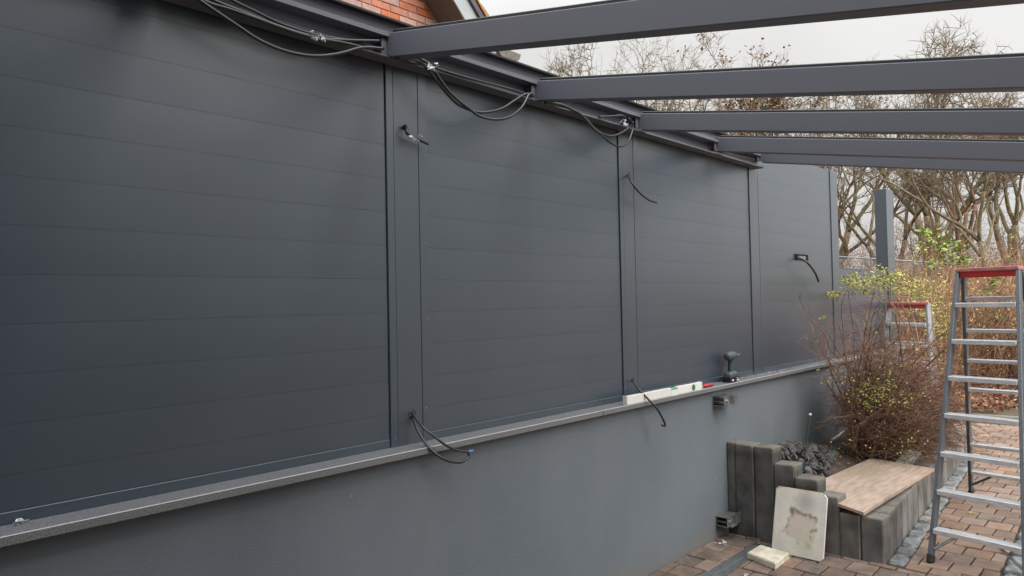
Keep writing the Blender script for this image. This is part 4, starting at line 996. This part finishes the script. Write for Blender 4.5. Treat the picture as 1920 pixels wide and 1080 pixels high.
for k in range(520):
    px = 1650 + 330 * rr.random(); dep = rr.uniform(10.8, 16); p = atd(px, 560, dep); p.z = .05
    if p.x < 9.4 and p.y > -.1: continue
    c, d = crooked(p, Vector((rr.gauss(0, .35), rr.gauss(0, .35), 1)), rr.uniform(1.0, 2.6), 8, .2, .02, rr)
    r0 = rr.uniform(.006, .012); th.tube(c, [r0 * (1 - .8 * i / 8) for i in range(9)], 4, False)
    for j in range(9):
        q = c[rr.randrange(2, 9)]; e_, _ = crooked(q, Vector((rr.gauss(0, 1), rr.gauss(0, 1), .5)), rr.uniform(.2, .8), 4, .28, .0, rr); th.tube(e_, [.004, .0035, .003, .002, .0012], 3, False)
        if rr.random() < .3:
            for _ in range(3): lv_.leaf(e_[-1] + Vector((rr.gauss(0, .04), rr.gauss(0, .04), rr.gauss(0, .04))), rr.uniform(.03, .055))
tg_ = tag(put('brambles', th.mesh('brambles', m_twigr)), 'reddish tangled bare brambles with a few yellow leaves, growing among the tan stems', 'brambles', kind='stuff')
o = put('leaves', lv_.mesh('leaves', m_yg), tg_); o['kind'] = 'stuff'
# unseen clipped hedge added opposite the fence for dark reflections in its panels
hg = thing('shade_hedge', 'added unseen clipped evergreen hedge opposite the fence, a dark reflection for its panels', 'hedge', (7, -12.6, 0))
b = MB(); b.box((3.0, -12.9, -.05), (12.5, -12.2, 1.6)); part('inner_mass', b, m_dgreen, hg)
b = MB(); rr = random.Random(61); random.seed(61)
for _ in range(9000):
    q = (rr.uniform(2.9, 12.6), rr.uniform(-12.25, -12.0), rr.uniform(0, 1.7)) if rr.random() < .75 else (rr.uniform(2.9, 12.6), rr.uniform(-13, -12.05), rr.uniform(1.5, 1.8))
    b.leaf(q, .13)
o = part('leaves', b, m_dgreen, hg); o['kind'] = 'stuff'
# fallen leaves
lt = MB(); rr = random.Random(8); random.seed(8)
for k in range(5200):
    x = rr.uniform(10.6, 16.5); y = rr.gauss(.1, .5)
    if y < -.45 - .1 * (x - 10.6) * 0 and rr.random() < .8: continue
    lt.leaf((x, y - .25, .11 + .03 * rr.random() + .03), rr.uniform(.05, .11), Vector((rr.gauss(0, .4), rr.gauss(0, .4), 1)), .7)
for k in range(500):
    x = rr.uniform(4.8, 8.2); y = rr.uniform(-.85, -.05); lt.leaf((x, y, soil_z(x, y) + .012), rr.uniform(.015, .035), Vector((rr.gauss(0, .4), rr.gauss(0, .4), 1)), .7)
for k in range(160):
    x = rr.uniform(4.7, 8.2); y = LE(x) + rr.choice((.11, .0, .1)) + rr.gauss(0, .012); lt.leaf((x, y, .004), rr.uniform(.008, .022), Vector((rr.gauss(0, .3), rr.gauss(0, .3), 1)), .6)
tag(put('fallen_leaves', lt.mesh('fallen_leaves', m_litter)), 'brown fallen leaves on the ground beyond the path', 'leaves', kind='stuff')
# wire mesh fence far behind
wf = thing('wire_fence', 'grey wire mesh fence seen over the low fence run', 'fence', (13, 1.5, 0))
A = atd(1545, 479.5, 12.5); B = atd(1760, 493, 10.9)
b = MB(); b.tube([A, B], .010, 6); b.tube([A - Vector((0, 0, .25)), B - Vector((0, 0, .25))], .004, 4); part('top_rail', b, m_galv, wf)
b = MB()
for k in range(110):
    p = A.lerp(B, k / 109); b.tube([p, p - Vector((0, 0, 1.5))], .0024, 3, False)
for z in (.05, .5, .75, 1.0): b.tube([A - Vector((0, 0, z)), B - Vector((0, 0, z))], .003, 3, False)
o = part('wire_mesh', b, m_galv, wf); o['kind'] = 'stuff'
for f_ in (.12, .44, .8):
    p = A.lerp(B, f_); b = MB(); b.tube([p + Vector((0, 0, .01)), Vector((p.x, p.y, 0))], .012, 8); part('post', b, m_galv, wf)

# ------------------------------------------------------------------ trees
def make_tree(seed, H=12.0, depth=8, ratio=.81, leafy=0.0, lean=(0, 0), first=.17, r0=.20, three=.16, side=.4, low=0):
    rr = random.Random(seed); random.seed(seed); tr, cr_, lf = MB(), MB(), MB()
    def twig(p, d, L, r, lvl):
        pts, dd = crooked(p, d, L, 3, .22, .04, rr); cr_.tube(pts, [r, r * .8, r * .6, r * .4], 3, False)
        if lvl:
            for k in range(2): twig(pts[rr.randrange(1, 4)], dd + Vector((rr.gauss(0, .6), rr.gauss(0, .6), rr.gauss(.1, .5))), L * .6, r * .65, lvl - 1)
        elif leafy and rr.random() < leafy:
            for _ in range(2): lf.leaf(pts[-1] + Vector((rr.gauss(0, .06), rr.gauss(0, .06), rr.gauss(0, .06))), rr.uniform(.09, .15))
    def rec(p, d, L, r, lvl):
        n = 5 if lvl < 4 else 3
        pts, dd = crooked(p, d, L, n, (.03, .07, .10, .13, .16, .2, .2, .2, .2, .2)[lvl], (.03, .07, .07, .07, .06, .06, .05, .05, .05, .05)[lvl], rr)
        r1 = r * .78; (tr if lvl <= 3 else cr_).tube(pts, [r + (r1 - r) * i / n for i in range(n + 1)], (10, 8, 6, 5, 4, 3, 3, 3, 3, 3)[lvl], lvl < 3)
        if lvl >= 2:
            for k in range(int(side * (1 + (lvl > 4)) + rr.random())):
                i = rr.randrange(1, n + 1); u = dd.orthogonal(); u.rotate(Matrix.Rotation(rr.uniform(0, 6.283), 3, dd))
                twig(pts[i], dd * .5 + u, H * rr.uniform(.03, .07) * (1 - .05 * lvl), .010 * H / 12, 1 if lvl < 7 else 0)
        if lvl >= depth: 
            twig(pts[-1], dd, L * .7, r1 * .8, 0); [twig(pts[-1 - q_], dd + Vector((rr.gauss(0, .5), rr.gauss(0, .5), rr.gauss(.1, .4))), L * .6, r1 * .6, 0) for q_ in (0, 1)]; return
        nc = 3 if (rr.random() < three or lvl == 0) else 2; ph = rr.uniform(0, 6.283)
        for k in range(nc):
            u = dd.orthogonal().normalized(); u.rotate(Matrix.Rotation(ph + k * 6.283 / nc + rr.gauss(0, .3), 3, dd))
            a = rr.uniform(.24, .55) * (1.05 if lvl < 2 else 1); m_ = rr.choice((1, 1, .8))
            rec(pts[-1], dd * math.cos(a) + u * math.sin(a), L * (ratio if lvl else 1.0) * rr.uniform(.75, 1.15) * m_, max(r1 * (.84 if nc == 2 else .74) * (.85 + .15 * m_), .006 * H / 12), lvl + 1)
        if lvl == 0:
            for k in range(low):
                t = rr.uniform(.5, .98); q = pts[0].lerp(pts[-1], t); a = rr.uniform(0, 6.283)
                rec(q, Vector((math.cos(a), math.sin(a), rr.uniform(.1, .6))), H * .16, r * .45, 3)
    rec(Vector((0, 0, -.3)), Vector((lean[0], lean[1], 1)), H * first, r0 * H / 12, 0)
    zs_ = sorted(v[2] for v in cr_.v); z = zs_[int(len(zs_) * .985)]
    return (tr, cr_, lf, z)
protos = []
for sd_, kw in [(1, dict(low=1)), (2, dict(first=.24, low=4, lean=(.1, -.1), r0=.24)), (3, dict(leafy=.28, first=.2, low=2)), (4, dict(first=.12, r0=.16, three=.2))]:
    tr, c_, l_, z = make_tree(sd_, **kw)
    mk = m_bark if sd_ != 4 else m_bark2
    protos.append((tr.mesh('trunk', mk, True), c_.mesh('crown', m_twig), l_.mesh('leaves', m_deadleaf) if l_.f else None, z))
    print('tree', sd_, len(c_.f), z)
spots = [(1120, 34, 84, 0, 'round-crowned bare tree seen alone above the second rafter, nearest the house'),
         (1045, 42, 122, 1, 'low bare treetop just showing beside the house end of the second rafter'),
         (1300, 37, 98, 1, 'bare treetop rising just above the middle of the second rafter'),
         (1415, 31, 104, 2, 'tree with scattered brown leaves just above the second rafter'),
         (1560, 29, 180, 0, 'bare tree directly behind the end of the tall fence'),
         (1668, 22, 185, 1, 'leaning bare tree right behind the bare fence post'),
         (1752, 24, 66, 0, 'tallest bare tree, its twiggy top showing over the second rafter'),
         (1778, 20, 210, 3, 'double-stemmed reddish tree above the green leafy shrub'),
         (1842, 17.5, 165, 1, 'thick mossy trunk standing above the big stepladder'),
         (1905, 26, 160, 2, 'brown-leaved tree at the far right behind the stepladder')]
for k, (px, dep, ty, pi, lab) in enumerate(spots):
    p = atd(px, 555, dep); top = atd(px, ty, dep).z; p.z = 0; s = top / protos[pi][3]
    t = thing('bare_tree', lab, 'tree', p, 'bare winter trees behind the garden')
    t.rotation_euler = (0, 0, k * 1.37 + .4); wx = 1.0 if pi != 3 else .9
    t.scale = (s * wx, s * wx, s)
    put('trunk', protos[pi][0], t); put('crown', protos[pi][1], t)
    if protos[pi][2]: o = put('leaves', protos[pi][2], t); o['kind'] = 'stuff'

# ------------------------------------------------------------------ unseen house added opposite the fence to darken its near panels
hm = thing('shade_house', 'added unseen dark two-storey house opposite the fence, shading and darkening its near panels', 'house', (-2.0, -9, 0))
m_hr = mat('shade_house_render', (.10, .095, .09), (.08, .075, .07), rough=.9, scale=2, bump=.3)
b = MB(); b.box((-8.0, -13, -.1), (2.4, -5.7, 7.4)); part('wall', b, m_hr, hm)
b = MB(); b.extrude([(-13.5, 7.25), (-5.2, 7.25), (-5.2, 7.4), (-9.3, 10), (-13.5, 7.4)], 'x', -8.4, 2.6); part('roof', b, m_purple, hm)
for xa, xb, za, zb in ((-1.6, .9, .05, 2.3), (-1.2, .6, 3.6, 5.0), (-5.2, -3.4, .9, 2.3), (-5.2, -3.4, 3.6, 5.0)):
    Y_ = -5.699
    b = MB(); b.box((xa, Y_, za), (xa + .07, Y_ + .04, zb)); b.box((xb - .07, Y_, za), (xb, Y_ + .04, zb)); b.box((xa + .07, Y_, za), (xb - .07, Y_ + .04, za + .07)); b.box((xa + .07, Y_, zb - .07), (xb - .07, Y_ + .04, zb)); w_ = part('window', b, m_trim, hm)
    b = MB(); b.box((xa + .07, Y_ + .001, za + .07), (xb - .07, Y_ + .02, zb - .07)); L = hm.location; b.v = [(p - L.x, q - L.y, r_ - L.z) for p, q, r_ in b.v]; put('pane', b.mesh('pane', m_seal), w_)
# ------------------------------------------------------------------ brick house behind
HY = 3.8
hs_ = thing('brick_house', 'orange brick gable of the neighbouring house rising behind the fence', 'house', (2.5, HY, 0))
# roof line: slope falls towards +x, wall meets the board along this line at y=HY
p1 = aty(795, 0, HY); p2 = aty(822, 45, HY); sl_ = (p2.z - p1.z) / (p2.x - p1.x)
rz = lambda x: p1.z + sl_ * (x - p1.x)
b = MB(); XW = 5.62
poly = [(-2.0, 0), (XW, 0), (XW, rz(XW)), (1.2, rz(1.2)), (-2.0, rz(1.2) + sl_ * 3.2)]
n = len(poly); b.add([(u, HY + .012, v) for u, v in poly] + [(u, HY + .3, v) for u, v in poly], [(i, (i + 1) % n, n + (i + 1) % n, n + i) for i in range(n)] + [tuple(range(n))[::-1], tuple(range(n, 2 * n))])
part('wall', b, m_mortar, hs_)
bm_ = {}
rr = random.Random(77); BL, BH = .245, .0815
P = hs_.location
zc = 4.02; row = 0; cnt = 0
while zc < 6.0:
    x = 3.2 - (BL / 2 if row % 2 else 0)
    while x < 5.6:
        sx0, sx1 = x, x + BL - .012
        half = False
        pl = clip([(sx0, zc), (sx1, zc), (sx1, zc + BH - .013), (sx0, zc + BH - .013)], [(-sl_, 1, p1.z - sl_ * p1.x - .01)])
        if pl and cnt < 290:
            cnt += 1
            w_ = 'f' if len(pl) == 4 and abs(pl[1][0] - pl[0][0] - (BL - .012)) < 1e-6 else None
            mk = m_hbrick if rr.random() < .68 else m_hbrick2
            key = (w_, mk.name)
            if w_ and key in bm_: me = bm_[key]
            else:
                b = MB(); cx = sx0; cz = zc; n = len(pl)
                b.add([(u - cx, 0, v - cz) for u, v in pl] + [(u - cx, .03, v - cz) for u, v in pl], [(i, (i + 1) % n, n + (i + 1) % n, n + i) for i in range(n)] + [tuple(range(n))[::-1]])
                me = b.mesh('brick', mk)
                if w_: bm_[key] = me
            put('brick', me, hs_, (sx0 - P.x, HY - P.y + rr.uniform(-.002, .002), zc - P.z))
        x += BL
    zc += BH; row += 1
def slope_strip(name, y0, y1, xoff, t0, t1, m, xa=1.2, xb=5.6, smooth=False):
    """a board that follows the roof slope: spans t0..t1 perpendicular to the slope (vertical measure) and y0..y1"""
    b = MB(); z = lambda x, t: rz(x) + t
    V = []
    for x in (xa, xb):
        V += [(x, y0, z(x, t0)), (x, y1, z(x, t0)), (x, y1, z(x, t1)), (x, y0, z(x, t1))]
    b.add(V, [(0, 4, 5, 1), (1, 5, 6, 2), (2, 6, 7, 3), (3, 7, 4, 0), (0, 1, 2, 3), (4, 7, 6, 5)]); return part(name, b, m, hs_)
OY = 3.42
slope_strip('soffit', OY + .004, HY - .003, 0, .0, .02, m_taupe)
slope_strip('barge_board', OY - .02, OY, 0, -.01, .30, m_zinc, xb=6.0)
slope_strip('flashing', OY - .055, OY - .024, 0, .27, .36, m_purple, xb=6.0)
slope_strip('verge_cap', OY - .03, OY + .25, 0, .362, .42, m_purple, xb=6.0)
b = MB(); b.box((4.9, OY - .024, rz(5.2) + .11), (5.6, OY - .0205, rz(5.2) + .116)); 
for k in range(14):
    x = 2.2 + .27 * k; b = MB()
    n = 7; V = []
    for yy in (OY - .06, OY + .26):
        for i in range(n + 1):
            u = i / n; V.append((x + .27 * u, yy, rz(x + .27 * u) + .43 + .04 * math.sin(u * math.pi)))
        for i in range(n + 1):
            u = 1 - i / n; V.append((x + .27 * u, yy, rz(x + .27 * u) + .40))
    m2 = 2 * (n + 1); b.add(V, [(i, (i + 1) % m2, m2 + (i + 1) % m2, m2 + i) for i in range(m2)] + [tuple(range(m2))[::-1], tuple(range(m2, 2 * m2))]); part('roof_tile', b, m_tile, hs_)
# roof plane and gutter at the eave
b = MB(); V = []
for yy in (OY + .26, HY + 8):
    V += [(1.2, yy, rz(1.2) + .36), (6.0, yy, rz(6.0) + .36), (6.0, yy, rz(6.0) + .42), (1.2, yy, rz(1.2) + .42)]
b.add(V, [(0, 4, 5, 1), (1, 5, 6, 2), (2, 6, 7, 3), (3, 7, 4, 0), (0, 1, 2, 3), (4, 7, 6, 5)]); part('roof', b, m_tile, hs_)
ga = aty(934, 92, 3.36); gb = aty(976, 96, 3.36); gc = aty(928, 112, 3.36)
b = MB(); gx0, gx1 = ga.x, gb.x; zt_ = ga.z + .02; rad = (gx1 - gx0) / 2; prof = []
for i in range(11):
    a = math.pi + math.pi * i / 10; prof.append((gx0 + rad + rad * math.cos(a), zt_ + rad * .62 * math.sin(a) - .0))
prof += [(gx1 + .012, zt_ + .012), (gx0 - .0, zt_ + .02)]
b.extrude([(u, v) for u, v in prof], 'y', 3.36, 3.375); part('gutter_end', b, m_gutter, hs_, False)
b = MB(); pr2 = [(u, v) for u, v in prof[:11]]; inn = [((gx0 + rad) + (u - gx0 - rad) * .95, zt_ + (v - zt_) * .95) for u, v in pr2][::-1]
b.extrude(pr2 + inn, 'y', 3.375, 9.0); part('gutter', b, m_gutter, hs_, True)
